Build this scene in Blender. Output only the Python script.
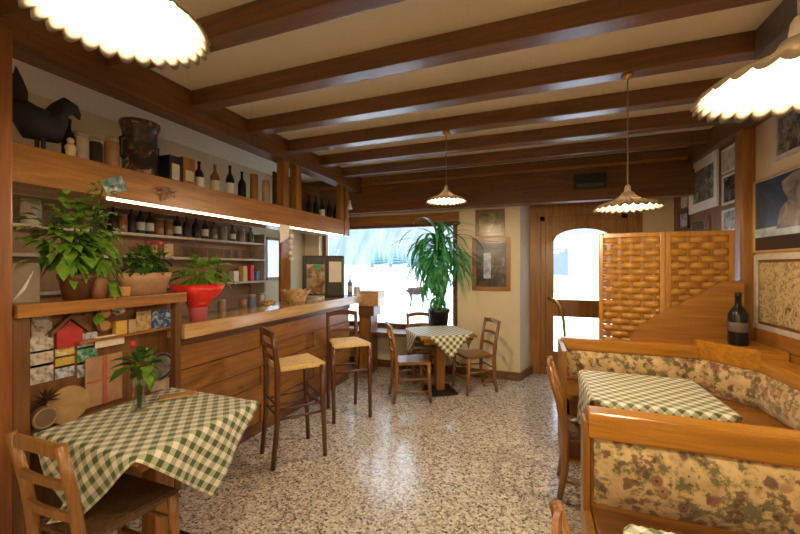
import bpy, bmesh, math, random
from math import sin, cos, pi, radians
from mathutils import Vector, Matrix
random.seed(7)
for o in list(bpy.data.objects): bpy.data.objects.remove(o)
SC = bpy.context.scene
COL = SC.collection

# ------------------------------------------------------------ camera
CH = 1.56; F = 365.0; CA, SA = .938, .347
cam = bpy.data.cameras.new('camera'); cam.lens = 36 * F / 800; cam.sensor_width = 36
cam.clip_start = .05; cam.clip_end = 200
co = bpy.data.objects.new('camera', cam); COL.objects.link(co)
co.location = (0, 0, CH); co.rotation_euler = (radians(90), 0, radians(20.3)); cam.shift_y = -.001
SC.camera = co
# ------------------------------------------------------------ world, exposure
SC.view_settings.view_transform = 'Standard'; SC.view_settings.look = 'None'
SC.view_settings.gamma = 1; SC.view_settings.exposure = 0.72; SC.view_settings.use_curve_mapping = False
W = bpy.data.worlds.new('World'); SC.world = W; W.use_nodes = True
W.node_tree.nodes['Background'].inputs[0].default_value = (.74, .87, 1, 1)
W.node_tree.nodes['Background'].inputs[1].default_value = 3.1
BULB = (1, .76, .47)
BULB_W = 23
def portal(name, loc, rot, sx, sy):
    l = bpy.data.lights.new(name, 'AREA'); l.shape = 'RECTANGLE'; l.size = sx; l.size_y = sy; l.cycles.is_portal = True
    o = bpy.data.objects.new(name, l); COL.objects.link(o); o.location = loc; o.rotation_euler = rot
portal('window_portal', (-2.21, 5.3, 1.4), (radians(-90), 0, 0), 2.4, 1.7)
portal('door_portal', (.62, 5.75, 1.2), (radians(-90), 0, 0), 1.0, 1.9)

# ------------------------------------------------------------ photo measurements -> points on real planes
def ray(px, py):
    t = (px - 400) / F
    return CA * t - SA, SA * t + CA, (266 - py) / F
def onX(px, py, X): a, b, c = ray(px, py); w = X / a; return Vector((X, b * w, CH + c * w))
def onY(px, py, Y): a, b, c = ray(px, py); w = Y / b; return Vector((a * w, Y, CH + c * w))
def onZ(px, py, Z): a, b, c = ray(px, py); w = (Z - CH) / c; return Vector((a * w, b * w, Z))

# ------------------------------------------------------------ materials
class NT:
    def __init__(s, name):
        s.m = bpy.data.materials.new(name); s.m.use_nodes = True; s.t = s.m.node_tree; s.b = s.t.nodes['Principled BSDF']
    def n(s, typ, ins=None, **kw):
        x = s.t.nodes.new(typ)
        for k, v in kw.items(): setattr(x, k, v)
        for k, v in (ins or {}).items(): s.set(x.inputs[k], v)
        return x
    def set(s, sock, v):
        if hasattr(v, 'is_output'): s.t.links.new(v, sock)
        elif hasattr(v, 'outputs'): s.t.links.new(v.outputs[0], sock)
        else: sock.default_value = v
    def co(s, scale=(1, 1, 1), rot=(0, 0, 0), kind='Object'):
        c = s.n('ShaderNodeTexCoord')
        return s.n('ShaderNodeMapping', {0: c.outputs[kind], 2: rot, 3: scale}).outputs[0]
    def ramp(s, f, stops, interp='LINEAR'):
        r = s.n('ShaderNodeValToRGB', {0: f}); r.color_ramp.interpolation = interp; e = r.color_ramp.elements
        while len(e) > len(stops): e.remove(e[-1])
        while len(e) < len(stops): e.new(.5)
        for i, (p, c) in enumerate(stops): e[i].position = p; e[i].color = (*c, 1) if len(c) == 3 else c
        return r.outputs[0]
    def mix(s, f, a, b, mode='MIX'):
        m = s.n('ShaderNodeMix', data_type='RGBA', blend_type=mode)
        s.set(m.inputs[0], f); s.set(m.inputs[6], a); s.set(m.inputs[7], b); return m.outputs[2]
    def bump(s, h, st=.3, d=.002):
        b = s.n('ShaderNodeBump', {'Height': h, 'Strength': st, 'Distance': d}); s.set(s.b.inputs['Normal'], b.outputs[0])
    def base(s, c): s.set(s.b.inputs['Base Color'], c)
def c4(c): return (*c, 1)
MC = {}
def plain(name, col, rough=.5, metal=0, var=.12, scale=20, coat=0, bump=0, spec=.5):
    if name in MC: return MC[name]
    k = NT(name); v = k.co()
    no = k.n('ShaderNodeTexNoise', {0: v, 'Scale': scale, 'Detail': 3.0})
    lo = tuple(max(0, x * (1 - var)) for x in col); hi = tuple(min(1, x * (1 + var)) for x in col)
    k.base(k.ramp(no.outputs[0], [(.3, lo), (.7, hi)]))
    k.b.inputs['Roughness'].default_value = rough; k.b.inputs['Metallic'].default_value = metal
    k.b.inputs['Coat Weight'].default_value = coat; k.b.inputs['Specular IOR Level'].default_value = spec
    if bump: k.bump(no.outputs[0], bump, .003)
    MC[name] = k.m; return k.m
def wood(name, lo, hi, axis='X', rough=.38, scale=1.0, coat=.25, knots=True):
    if name in MC: return MC[name]
    k = NT(name); i = 'XYZ'.index(axis); sc = [14.0 * scale] * 3; sc[i] = 1.1 * scale; v = k.co(tuple(sc))
    n1 = k.n('ShaderNodeTexNoise', {0: v, 'Scale': 1.2, 'Detail': 6.0, 'Roughness': .62, 'Distortion': .6})
    sc2 = [70.0 * scale] * 3; sc2[i] = 3.0 * scale
    n2 = k.n('ShaderNodeTexNoise', {0: k.co(tuple(sc2)), 'Scale': 1.0, 'Detail': 3.0})
    c = k.ramp(n1.outputs[0], [(.25, lo), (.75, hi)])
    f = k.ramp(n2.outputs[0], [(.35, (.72, .68, .62)), (.6, (1, 1, 1))])
    c = k.mix(.7, c, f, 'MULTIPLY')
    if knots:
        sc3 = [4.0 * scale] * 3; sc3[i] = 1.6 * scale
        vo = k.n('ShaderNodeTexVoronoi', {0: k.co(tuple(sc3)), 'Scale': 1.3})
        kn = k.ramp(vo.outputs[0], [(.03, (.35, .28, .2)), (.1, (1, 1, 1))]); c = k.mix(.8, c, kn, 'MULTIPLY')
    k.base(c); k.b.inputs['Roughness'].default_value = rough; k.b.inputs['Coat Weight'].default_value = coat
    k.b.inputs['Coat Roughness'].default_value = .22
    k.bump(n2.outputs[0], .12, .002); MC[name] = k.m; return k.m
def emis(name, col, st):
    k = NT(name); k.b.inputs['Base Color'].default_value = c4(col); k.b.inputs['Emission Color'].default_value = c4(col)
    k.b.inputs['Emission Strength'].default_value = st; return k.m

PINE_LO, PINE_HI = (.21, .08, .013), (.46, .205, .036)
DARK_LO, DARK_HI = (.095, .036, .009), (.25, .105, .026)
HON_LO, HON_HI = (.34, .14, .014), (.62, .29, .034)
wbX = wood('beam_wood_x', DARK_LO, DARK_HI, 'X', .36, coat=.5)
wbY = wood('beam_wood_y', DARK_LO, DARK_HI, 'Y', .4)
wbZ = wood('beam_wood_z', DARK_LO, DARK_HI, 'Z', .45)
wpX = wood('pine_x', PINE_LO, PINE_HI, 'X'); wpY = wood('pine_y', PINE_LO, PINE_HI, 'Y'); wpZ = wood('pine_z', PINE_LO, PINE_HI, 'Z')
whX = wood('honey_x', HON_LO, HON_HI, 'X', .3, coat=.4); whY = wood('honey_y', HON_LO, HON_HI, 'Y', .3, coat=.4); whZ = wood('honey_z', HON_LO, HON_HI, 'Z', .3)
wcZ = wood('chair_wood', (.19, .078, .018), (.38, .175, .04), 'Z', .32, 2, coat=.4, knots=False)
wcD = wood('dark_chair_wood', (.075, .024, .010), (.16, .055, .02), 'Z', .3, 2, coat=.4, knots=False)
wcL = wood('counter_wood', (.50, .29, .12), (.74, .50, .24), 'Y', .16, coat=.6, knots=False)
weav = wood('wicker_strip', (.36, .16, .02), (.66, .34, .06), 'X', .35, 2, knots=False)
black = plain('black_paint', (.018, .016, .016), .35)
white = plain('white_paint', (.72, .70, .66), .5, var=.05)
iron = plain('dark_iron', (.035, .032, .03), .4, .7)
steel = plain('steel', (.55, .56, .58), .28, .9, .05)
brass = plain('brass', (.55, .36, .12), .3, .9)

def plaster(name, col):
    k = NT(name); n = k.n('ShaderNodeTexNoise', {0: k.co(), 'Scale': 3.0, 'Detail': 5.0})
    n2 = k.n('ShaderNodeTexNoise', {0: k.co(), 'Scale': 90.0, 'Detail': 2.0})
    k.base(k.ramp(n.outputs[0], [(.3, tuple(x * .93 for x in col)), (.7, col)])); k.b.inputs['Roughness'].default_value = .8
    k.bump(n2.outputs[0], .15, .002); return k.m
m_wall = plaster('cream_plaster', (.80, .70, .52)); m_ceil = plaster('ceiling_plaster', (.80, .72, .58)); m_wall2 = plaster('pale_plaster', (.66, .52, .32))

def terrazzo():
    k = NT('terrazzo'); v = k.co()
    d = k.n('ShaderNodeTexNoise', {0: v, 'Scale': 30.0, 'Detail': 2.0})
    vm = k.n('ShaderNodeVectorMath', operation='MULTIPLY_ADD'); k.set(vm.inputs[0], d.outputs[1]); vm.inputs[1].default_value = (.02, .02, .02); k.set(vm.inputs[2], v)
    vo = k.n('ShaderNodeTexVoronoi', {0: vm.outputs[0], 'Scale': 66.0})
    sep = k.n('ShaderNodeSeparateColor', {0: vo.outputs[1]})
    c = k.ramp(sep.outputs[0], [(0, (.13, .10, .08)), (.13, (.30, .22, .17)), (.27, (.48, .42, .35)), (.45, (.64, .60, .54)), (.7, (.78, .76, .72)), (.93, (.45, .34, .25))], 'CONSTANT')
    ed = k.n('ShaderNodeTexVoronoi', {0: vm.outputs[0], 'Scale': 66.0}, feature='DISTANCE_TO_EDGE')
    e = k.ramp(ed.outputs[0], [(.02, (1, 1, 1)), (.09, (0, 0, 0))])
    v2 = k.n('ShaderNodeTexVoronoi', {0: v, 'Scale': 230.0}); s2 = k.n('ShaderNodeSeparateColor', {0: v2.outputs[1]})
    fine = k.ramp(s2.outputs[1], [(0, (.34, .29, .25)), (.35, (.56, .52, .47)), (.7, (.66, .63, .58))], 'CONSTANT')
    k.base(k.mix(e, c, fine)); k.b.inputs['Roughness'].default_value = .24; k.b.inputs['Coat Weight'].default_value = .3; k.b.inputs['Coat Roughness'].default_value = .12
    return k.m
def gingham():
    k = NT('green_gingham'); uv = k.co(kind='UV'); s = k.n('ShaderNodeSeparateXYZ', {0: uv})
    def stripe(o):
        m = k.n('ShaderNodeMath', {0: o, 1: 1 / .058}, operation='MULTIPLY'); f = k.n('ShaderNodeMath', {0: m.outputs[0]}, operation='FRACT')
        return k.n('ShaderNodeMath', {0: f.outputs[0], 1: .5}, operation='GREATER_THAN').outputs[0]
    a = stripe(s.outputs[0]); b = stripe(s.outputs[1])
    t = k.n('ShaderNodeMath', {0: a, 1: b}, operation='ADD'); h = k.n('ShaderNodeMath', {0: t.outputs[0], 1: .5}, operation='MULTIPLY')
    k.base(k.ramp(h.outputs[0], [(0, (.80, .77, .68)), (.4, (.42, .44, .31)), (.8, (.055, .10, .025))], 'CONSTANT'))
    n = k.n('ShaderNodeTexNoise', {0: uv, 'Scale': 400.0}); k.bump(n.outputs[0], .2, .001)
    k.b.inputs['Roughness'].default_value = .5; k.b.inputs['Sheen Weight'].default_value = .3; return k.m
def floral():
    k = NT('floral_fabric'); v = k.co()
    n0 = k.n('ShaderNodeTexNoise', {0: v, 'Scale': 14.0, 'Detail': 4.0})
    vm = k.n('ShaderNodeVectorMath', operation='MULTIPLY_ADD'); k.set(vm.inputs[0], n0.outputs[1]); vm.inputs[1].default_value = (.05, .05, .05); k.set(vm.inputs[2], v)
    c = k.ramp(n0.outputs[0], [(.35, (.50, .36, .16)), (.65, (.66, .50, .26))])
    leaf = k.n('ShaderNodeTexNoise', {0: v, 'Scale': 15.0, 'Detail': 7.0, 'Roughness': .7, 'Distortion': .2})
    lm = k.ramp(leaf.outputs[0], [(.49, (0, 0, 0)), (.57, (.9, .9, .9))]); c = k.mix(lm, c, (.12, .11, .045, 1))
    l2 = k.n('ShaderNodeTexNoise', {0: v, 'Scale': 22.0, 'Detail': 5.0}); c = k.mix(k.ramp(l2.outputs[0], [(.56, (0, 0, 0)), (.62, (.8, .8, .8))]), c, (.10, .035, .02, 1))
    vo = k.n('ShaderNodeTexVoronoi', {0: vm.outputs[0], 'Scale': 15.0}); se = k.n('ShaderNodeSeparateColor', {0: vo.outputs[1]})
    fm = k.ramp(vo.outputs[0], [(.30, (.85, .85, .85)), (.46, (0, 0, 0))])
    fc = k.ramp(se.outputs[0], [(0, (.22, .07, .045)), (.3, (.36, .19, .09)), (.55, (.12, .05, .05)), (.75, (.50, .36, .18))], 'CONSTANT')
    on = k.ramp(se.outputs[1], [(0, (0, 0, 0)), (.35, (1, 1, 1))], 'CONSTANT')
    c = k.mix(k.mix(1, fm, on, 'MULTIPLY'), c, fc)
    vc = k.ramp(vo.outputs[0], [(.07, (1, 1, 1)), (.1, (0, 0, 0))]); c = k.mix(k.mix(1, vc, on, 'MULTIPLY'), c, (.06, .03, .02, 1))
    n3 = k.n('ShaderNodeTexNoise', {0: v, 'Scale': 300.0}); k.bump(n3.outputs[0], .25, .001)
    k.base(c); k.b.inputs['Roughness'].default_value = .8; k.b.inputs['Sheen Weight'].default_value = .3; return k.m
def glass(name='window_glass', tint=(1, 1, 1), refl=.5):
    k = NT(name); t = k.t; t.nodes.remove(k.b)
    tr = k.n('ShaderNodeBsdfTransparent', {0: c4(tint)}); gl = k.n('ShaderNodeBsdfGlossy', {0: (1, 1, 1, 1), 1: .03})
    fr = k.n('ShaderNodeLayerWeight', {0: .25}); m = k.n('ShaderNodeMath', {0: fr.outputs[0], 1: refl}, operation='MULTIPLY')
    mx = k.n('ShaderNodeMixShader', {0: m.outputs[0], 1: tr.outputs[0], 2: gl.outputs[0]})
    k.set(t.nodes['Material Output'].inputs[0], mx.outputs[0]); return k.m
def porcelain():
    k = NT('milk_glass'); t = k.t
    k.b.inputs['Base Color'].default_value = (.25, .215, .165, 1); k.b.inputs['Roughness'].default_value = .35
    tl = k.n('ShaderNodeBsdfTranslucent', {0: (.85, .7, .5, 1)})
    mx = k.n('ShaderNodeMixShader', {0: .10, 1: k.b.outputs[0], 2: tl.outputs[0]})
    k.set(t.nodes['Material Output'].inputs[0], mx.outputs[0]); return k.m
def leafmat(name, lo, hi):
    k = NT(name); n = k.n('ShaderNodeTexNoise', {0: k.co(), 'Scale': 14.0, 'Detail': 2.0})
    c = k.ramp(n.outputs[0], [(.3, lo), (.7, hi)]); k.base(c); k.b.inputs['Roughness'].default_value = .4
    tl = k.n('ShaderNodeBsdfTranslucent', {0: c}); mx = k.n('ShaderNodeMixShader', {0: .35, 1: k.b.outputs[0], 2: tl.outputs[0]})
    k.set(k.t.nodes['Material Output'].inputs[0], mx.outputs[0]); return k.m
def picmat(name, stops, scale=6, kind='noise', rough=.25, rot=(0, 0, 0), dist=1.0):
    k = NT(name); v = k.co((1, 1, 1), rot)
    if kind == 'noise': f = k.n('ShaderNodeTexNoise', {0: v, 'Scale': float(scale), 'Detail': 5.0, 'Distortion': dist}).outputs[0]
    elif kind == 'cell':
        vo = k.n('ShaderNodeTexVoronoi', {0: v, 'Scale': float(scale)}, distance='CHEBYCHEV'); f = k.n('ShaderNodeSeparateColor', {0: vo.outputs[1]}).outputs[0]
    else: f = k.n('ShaderNodeTexWave', {0: v, 'Scale': float(scale), 'Distortion': 6.0, 'Detail': 4.0}).outputs[0]
    k.base(k.ramp(f, stops)); k.b.inputs['Roughness'].default_value = rough; return k.m
m_floor = terrazzo(); m_ging = gingham(); m_flor = floral(); m_glass = glass(); m_porc = porcelain()
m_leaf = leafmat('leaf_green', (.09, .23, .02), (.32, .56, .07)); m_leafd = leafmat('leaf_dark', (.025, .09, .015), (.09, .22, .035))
m_leafb = leafmat('leaf_blue', (.03, .19, .06), (.12, .50, .20))

# ------------------------------------------------------------ mesh helpers
class MB:
    def __init__(s): s.bm = bmesh.new(); s.uv = None
    def box(s, x0, x1, y0, y1, z0, z1, bev=0, M=None):
        r = bmesh.ops.create_cube(s.bm, size=1); vs = r['verts']
        for v in vs: v.co = Vector(((x0 + x1) / 2 + v.co.x * (x1 - x0), (y0 + y1) / 2 + v.co.y * (y1 - y0), (z0 + z1) / 2 + v.co.z * (z1 - z0)))
        if bev:
            es = list({e for v in vs for e in v.link_edges}); r = bmesh.ops.bevel(s.bm, geom=es, offset=bev, segments=2, affect='EDGES', profile=.6)
            vs = list({v for f in r['faces'] for v in f.verts} | {v for v in vs if v.is_valid})
        if M: 
            for v in vs: v.co = M @ v.co
        return s
    def cbox(s, c, d, bev=0, M=None): return s.box(c[0] - d[0] / 2, c[0] + d[0] / 2, c[1] - d[1] / 2, c[1] + d[1] / 2, c[2] - d[2] / 2, c[2] + d[2] / 2, bev, M)
    def prism(s, poly, a, b, axis='Z', bev=0):
        def mk(p, h):
            return {'Z': (p[0], p[1], h), 'Y': (p[0], h, p[1]), 'X': (h, p[0], p[1])}[axis]
        lo = [s.bm.verts.new(mk(p, a)) for p in poly]; hi = [s.bm.verts.new(mk(p, b)) for p in poly]
        fs = [s.bm.faces.new(lo), s.bm.faces.new(hi)]
        n = len(poly)
        for i in range(n): fs.append(s.bm.faces.new((lo[i], lo[(i + 1) % n], hi[(i + 1) % n], hi[i])))
        if bev:
            es = list({e for v in lo + hi for e in v.link_edges}); bmesh.ops.bevel(s.bm, geom=es, offset=bev, segments=2, affect='EDGES')
        return s
    def tube(s, pts, r, seg=10, flat=1.0):
        pts = [Vector(p) for p in pts]; n = len(pts); rr = r if isinstance(r, (list, tuple)) else [r] * n; rings = []
        up = None
        for i, p in enumerate(pts):
            d = (pts[min(i + 1, n - 1)] - pts[max(i - 1, 0)]).normalized()
            if up is None: up = Vector((0, 0, 1)) if abs(d.z) < .9 else Vector((0, 1, 0))
            a = d.cross(up).normalized(); b = a.cross(d).normalized(); up = b
            rings.append([s.bm.verts.new(p + a * rr[i] * cos(2 * pi * k / seg) + b * rr[i] * flat * sin(2 * pi * k / seg)) for k in range(seg)])
        for i in range(n - 1):
            for k in range(seg): s.bm.faces.new((rings[i][k], rings[i][(k + 1) % seg], rings[i + 1][(k + 1) % seg], rings[i + 1][k]))
        s.bm.faces.new(rings[0]); s.bm.faces.new(rings[-1]); return s
    def lathe(s, prof, c=(0, 0, 0), seg=24, sx=1, sy=1, wav=None):
        rings = []
        for j, (r, z) in enumerate(prof):
            ring = []
            for k in range(seg):
                a = 2 * pi * k / seg; R = r * (1 + (wav(j, a) if wav else 0)); ring.append(s.bm.verts.new((c[0] + R * cos(a) * sx, c[1] + R * sin(a) * sy, c[2] + z)))
            rings.append(ring)
        for i in range(len(rings) - 1):
            for k in range(seg): s.bm.faces.new((rings[i][k], rings[i][(k + 1) % seg], rings[i + 1][(k + 1) % seg], rings[i + 1][k]))
        for ring, (r, z) in ((rings[0], prof[0]), (rings[-1], prof[-1])):
            if r > 1e-4: s.bm.faces.new(ring)
        return s
    def ball(s, c, r, sx=1, sy=1, sz=1, seg=16):
        m = Matrix.Translation(Vector(c)) @ Matrix.Diagonal((sx, sy, sz, 1)); bmesh.ops.create_uvsphere(s.bm, u_segments=seg, v_segments=max(6, seg // 2), radius=r, matrix=m); return s
    def leaf(s, base, d, L, Wd, droop=.3, fold=.15, n=4):
        d = Vector(d).normalized(); side = d.cross(Vector((0, 0, 1)))
        side = side.normalized() if side.length > .05 else Vector((1, 0, 0)); up = side.cross(d).normalized(); prev = None
        for i in range(n + 1):
            t = i / n; w = Wd * (sin(pi * min(1, t * 1.05 + .04)) ** .8 if t < 1 else 0.02); p = Vector(base) + d * L * t + Vector((0, 0, -droop * L * t * t))
            row = [s.bm.verts.new(p - side * w / 2 + up * fold * w), s.bm.verts.new(p), s.bm.verts.new(p + side * w / 2 + up * fold * w)]
            if prev:
                s.bm.faces.new((prev[0], prev[1], row[1], row[0])); s.bm.faces.new((prev[1], prev[2], row[2], row[1]))
            prev = row
        return s
    def build(s, name, mat, parent=None, smooth=False, loc=None, solid=0):
        bmesh.ops.remove_doubles(s.bm, verts=s.bm.verts, dist=1e-6) if not s.uv else None
        bmesh.ops.recalc_face_normals(s.bm, faces=s.bm.faces)
        me = bpy.data.meshes.new(name); s.bm.to_mesh(me); s.bm.free(); me.materials.append(mat)
        if smooth:
            for p in me.polygons: p.use_smooth = True
        o = bpy.data.objects.new(name, me); COL.objects.link(o)
        if parent: o.parent = parent
        if loc: o.location = loc
        if solid: m = o.modifiers.new('thick', 'SOLIDIFY'); m.thickness = solid; m.offset = 1
        return o
def tag(o, label, cat, group=None, kind=None):
    o['label'] = label; o['category'] = cat
    if group: o['group'] = group
    if kind: o['kind'] = kind
    return o
def thing(name, label, cat, loc=(0, 0, 0), rz=0, group=None):
    o = bpy.data.objects.new(name, None); COL.objects.link(o); o.location = loc; o.rotation_euler = (0, 0, rz); o.empty_display_size = .1
    return tag(o, label, cat, group)
def struct(name, mb, mat, label=None, parent=None, smooth=False):
    o = mb.build(name, mat, parent, smooth)
    if not parent:
        o['kind'] = 'structure'
        tag(o, label or name.replace('_', ' ') + ' of the tavern dining room', 'structure')
    return o
def copy_tree(o, parent=None):
    c = o.copy(); COL.objects.link(c); c.parent = parent
    for ch in list(o.children): copy_tree(ch, c)
    return c
def RZ(a): return Matrix.Rotation(a, 4, 'Z')

# ============================================================ ROOM
XL, XR, YB, YD, YF, ZC = -3.65, 1.70, 5.23, 5.66, -1.8, 2.90
struct('floor', MB().box(XL - .2, XR + .2, YF - .2, YD + .1, -.1, 0), m_floor, 'polished terrazzo floor of brown, cream and grey chips', )
struct('ceiling', MB().box(XL - .2, XR + .2, YF - .2, YD + .2, ZC, ZC + .1), m_ceil, 'cream plaster ceiling between the dark beams')
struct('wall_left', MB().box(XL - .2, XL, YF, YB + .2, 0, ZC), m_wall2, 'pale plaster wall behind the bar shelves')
struct('wall_front', MB().box(XL - .2, XR + .2, YF - .2, YF, 0, ZC), m_wall, 'cream plaster wall at the unseen end of the room')
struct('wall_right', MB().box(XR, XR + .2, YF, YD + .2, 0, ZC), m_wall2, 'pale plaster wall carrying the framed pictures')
WX0, WX1, WZ0, WZ1 = -3.37, -1.05, .60, 2.22
w = MB().box(XL, WX0, YB, YB + .3, 0, ZC).box(WX0, WX1, YB, YB + .3, 0, WZ0).box(WX0, WX1, YB, YB + .3, WZ1, ZC)
w.prism([(WX1, YB), (-.19, YB), (-.05, YB + .5), (WX1, YB + .5)], 0, ZC)
struct('wall_back', w, m_wall, 'cream plaster wall with the shop window and two small pictures')
struct('wall_entry', MB().box(-.20, .07, YD, YD + .15, 0, ZC).box(1.17, 1.34, YD, YD + .15, 0, ZC).box(.07, 1.17, YD, YD + .15, 2.28, ZC), wpZ, 'wood-lined wall around the entrance door')
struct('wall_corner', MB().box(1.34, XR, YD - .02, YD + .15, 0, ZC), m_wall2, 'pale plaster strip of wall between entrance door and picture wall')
# baseboards
struct('baseboard_back', MB().prism([(XL, YB - .02), (-.185, YB - .02), (-.04, YB + .40), (-.06, YB + .41), (-.20, YB), (XL, YB)], 0, .11), wbX, 'dark wooden baseboard under the shop window')
# ceiling beams
for i in range(9):
    y = 1.47 + .583 * (i - 2)
    if i == 8: continue
    x1 = 1.17 if y < 2.3 else XR
    struct('ceiling_beam', MB().box(-2.45, x1, y, y + .115, 2.78, ZC, .008), wbX, 'dark ceiling beam, number %d of the cross beams counted towards the shop window' % (i + 1) if 0 else 'dark wooden ceiling beam running across the room, %s' % ['over the table with the vase', 'second of the row', 'above the shelf with the trailing plant', 'in front of the lamp over the booth', 'carrying the lamp over the booth', 'carrying the lamp by the shop window', 'just past the lamp by the shop window', 'closest to the window header'][i])
struct('ceiling_beam', MB().box(-2.62, -2.45, YF, YB, 2.67, ZC, .01), wbY, 'long dark beam above the bar shelf running towards the window')
struct('ceiling_beam', MB().box(1.17, 1.40, YF, 2.67, 2.74, ZC, .01), plain('dark_grey_beam', (.13, .11, .10), .35), 'dark grey beam above the booths meeting the cross beams')
struct('ceiling_beam', MB().box(1.60, XR, 2.67, YD, 2.70, ZC, .01), wbY, 'dark beam along the top of the picture wall')
hd = struct('window_header', MB().box(XL, XR, 4.96, 5.10, 2.36, ZC, .008), wbX, 'broad dark wooden header beam above window and door')
MB().box(XL, XR, 4.94, 4.96, 2.76, 2.79).build('molding', wpX, hd)
# window
wf = MB()
for a in ((WX0, WX0 + .07, WZ0, WZ1), (WX1 - .09, WX1, WZ0, WZ1), (WX0, WX1, WZ0, WZ0 + .06), (WX0, WX1, WZ1 - .06, WZ1)): wf.box(a[0], a[1], YB + .10, YB + .17, a[2], a[3], .005)
w1 = struct('window_1', wf, wbZ, 'large shop window with dark wooden frame looking onto snow')
MB().box(WX0 + .07, WX1 - .09, YB + .13, YB + .14, WZ0 + .06, WZ1 - .06).build('window_pane', m_glass, w1)
MB().box(WX0 - .03, WX1 + .02, YB - .36, YB + .10, WZ0 - .04, WZ0, .006).build('window_sill', wbX, w1)
MB().box(WX0, WX1 + .03, YB - .05, YB - .005, WZ1 - .02, WZ1 + .12, .005).build('roller_box', wpX, w1)
lc = MB()
for i in range(46):
    x = WX0 + .06 + i * .05; lc.prism([(x, WZ1 - .02), (x + .05, WZ1 - .02), (x + .05, WZ1 - .05), (x + .025, WZ1 - .075), (x, WZ1 - .05)], YB - .02, YB - .015, 'Y')
lc.build('lace_valance', plain('brown_lace', (.12, .06, .04), .8), w1)
# door
DX0, DX1 = .07, 1.17
d = struct('door_1', MB().box(DX0, DX0 + .07, YD + .02, YD + .12, 0, 2.28, .005).box(DX1 - .07, DX1, YD + .02, YD + .12, 0, 2.28, .005).box(DX0, DX1, YD + .02, YD + .12, 2.21, 2.28, .005), wpZ, 'wooden entrance door with an arched glass light')
GX0, GX1 = .25, 1.0
dl = MB().box(DX0 + .07, GX0, YD + .04, YD + .09, 0, 2.21).box(GX1, DX1 - .07, YD + .04, YD + .09, 0, 2.21)
dl.box(GX0, GX1, YD + .04, YD + .09, 0, .33).box(GX0, GX1, YD + .04, YD + .09, .84, 1.08)
N = 20; arch = [(GX0 + (GX1 - GX0) * i / N, 1.92 + .17 * (1 - (2 * i / N - 1) ** 2) ** .5) for i in range(N + 1)]
for i in range(N): dl.prism([arch[i], arch[i + 1], (arch[i + 1][0], 2.21), (arch[i][0], 2.21)], YD + .04, YD + .09, 'Y')
dl.build('door_leaf', wpZ, d); leaf_ = bpy.data.objects['door_leaf']
MB().prism([(GX0, 1.08)] + [(GX1, 1.08)] + arch[::-1], YD + .06, YD + .068, 'Y').build('upper_pane', m_glass, leaf_)
MB().box(GX0, GX1, YD + .06, YD + .068, .33, .84).build('lower_pane', m_glass, leaf_)
h0, h1, h2 = onY(549, 298, YD - .04), onY(560, 306, YD - .09), onY(565, 338, YD - .04)
MB().tube([h0 + Vector((0, .06, 0)), h0, (h0 + h1) / 2 + Vector((0, 0, .03)), h1, (h1 + h2) / 2 + Vector((.015, 0, .02)), h2, h2 + Vector((0, .06, 0))], .019, 10).build('pull_handle', brass, leaf_, True)
# right wall linings
rp = MB()
for i in range(13):
    y = 3.96 + i * .13; rp.box(XR - .02, XR, y + .003, min(y + .127, YD), 0, 2.75, .004)
struct('wall_panelling', rp, wbZ, 'dark vertical board panelling behind the small frames')
wn = MB()
for i in range(8):
    z = i * .135; wn.box(XR - .02, XR, .3, 3.80, z + .003, z + .132, .004)
struct('wainscot_panelling', wn, wpY, 'pine board wainscot behind the corner bench')
struct('wall_post', MB().box(XR - .09, XR - .001, 3.82, 3.945, 0, 2.7, .008), wpZ, 'pine post dividing panelling from pale wall')

# ============================================================ OUTSIDE
snow = plain('snow', (.86, .89, .93), .8, var=.04, scale=2, bump=.3)
s = MB(); nx, ny = 40, 40; g = []
for j in range(ny + 1):
    row = []
    for i in range(nx + 1):
        x = -30 + 50 * i / nx; y = 5.9 + 40 * (j / ny) ** 1.6
        z = .0 + max(0, min(1, (-.1 - x) / 1.2)) * (.62 + .06 * sin(x * 3.1) * cos(y * 2.2)) + max(0, y - 9) * .045 + .12 * sin(x * .7 + y * .5) * min(1, max(0, y - 7) / 3)
        row.append(s.bm.verts.new((x, y, z)))
    g.append(row)
for j in range(ny):
    for i in range(nx): s.bm.faces.new((g[j][i], g[j][i + 1], g[j + 1][i + 1], g[j + 1][i]))
o = s.build('snow_ground', snow, None, True); tag(o, 'snow-covered ground outside the shop window', 'snow', kind='structure')
mt = MB(); rows = []
for j in range(13):
    t_ = j / 12; rows.append([mt.bm.verts.new((-75 + 120 * i / 30, 34 + 26 * t_ + 3 * sin(i * .9), 1.2 + (26 + 3 * sin(i * .7) + 2 * sin(i * 1.9)) * t_ ** .8)) for i in range(31)])
for j in range(12):
    for i in range(30): mt.bm.faces.new((rows[j][i], rows[j][i + 1], rows[j + 1][i + 1], rows[j + 1][i]))
kk = NT('snowy_slope'); nn = kk.n('ShaderNodeTexNoise', {0: kk.co((1.6, .3, .25)), 'Scale': 1.0, 'Detail': 6.0}); kk.base(kk.ramp(nn.outputs[0], [(.35, (.15, .19, .22)), (.6, (.24, .27, .30)), (.75, (.34, .36, .38))])); kk.b.inputs['Roughness'].default_value = .9
o = mt.build('added_slope', kk.m, None, True); tag(o, 'added misty pale blue mountainside dimming the sky behind the snow field', 'mountain', kind='structure')  # slope added so the window view stays below pure white
m_fir = plain('hazed_fir', (.15, .25, .26), .9, scale=6)  # haze of distance painted in as a paler blue-green
ORD = ['first', 'second', 'third', 'fourth', 'fifth', 'sixth', 'seventh', 'eighth', 'ninth', 'tenth', 'eleventh', 'twelfth', 'thirteenth', 'fourteenth', 'fifteenth', 'sixteenth', 'seventeenth', 'eighteenth']
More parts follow.
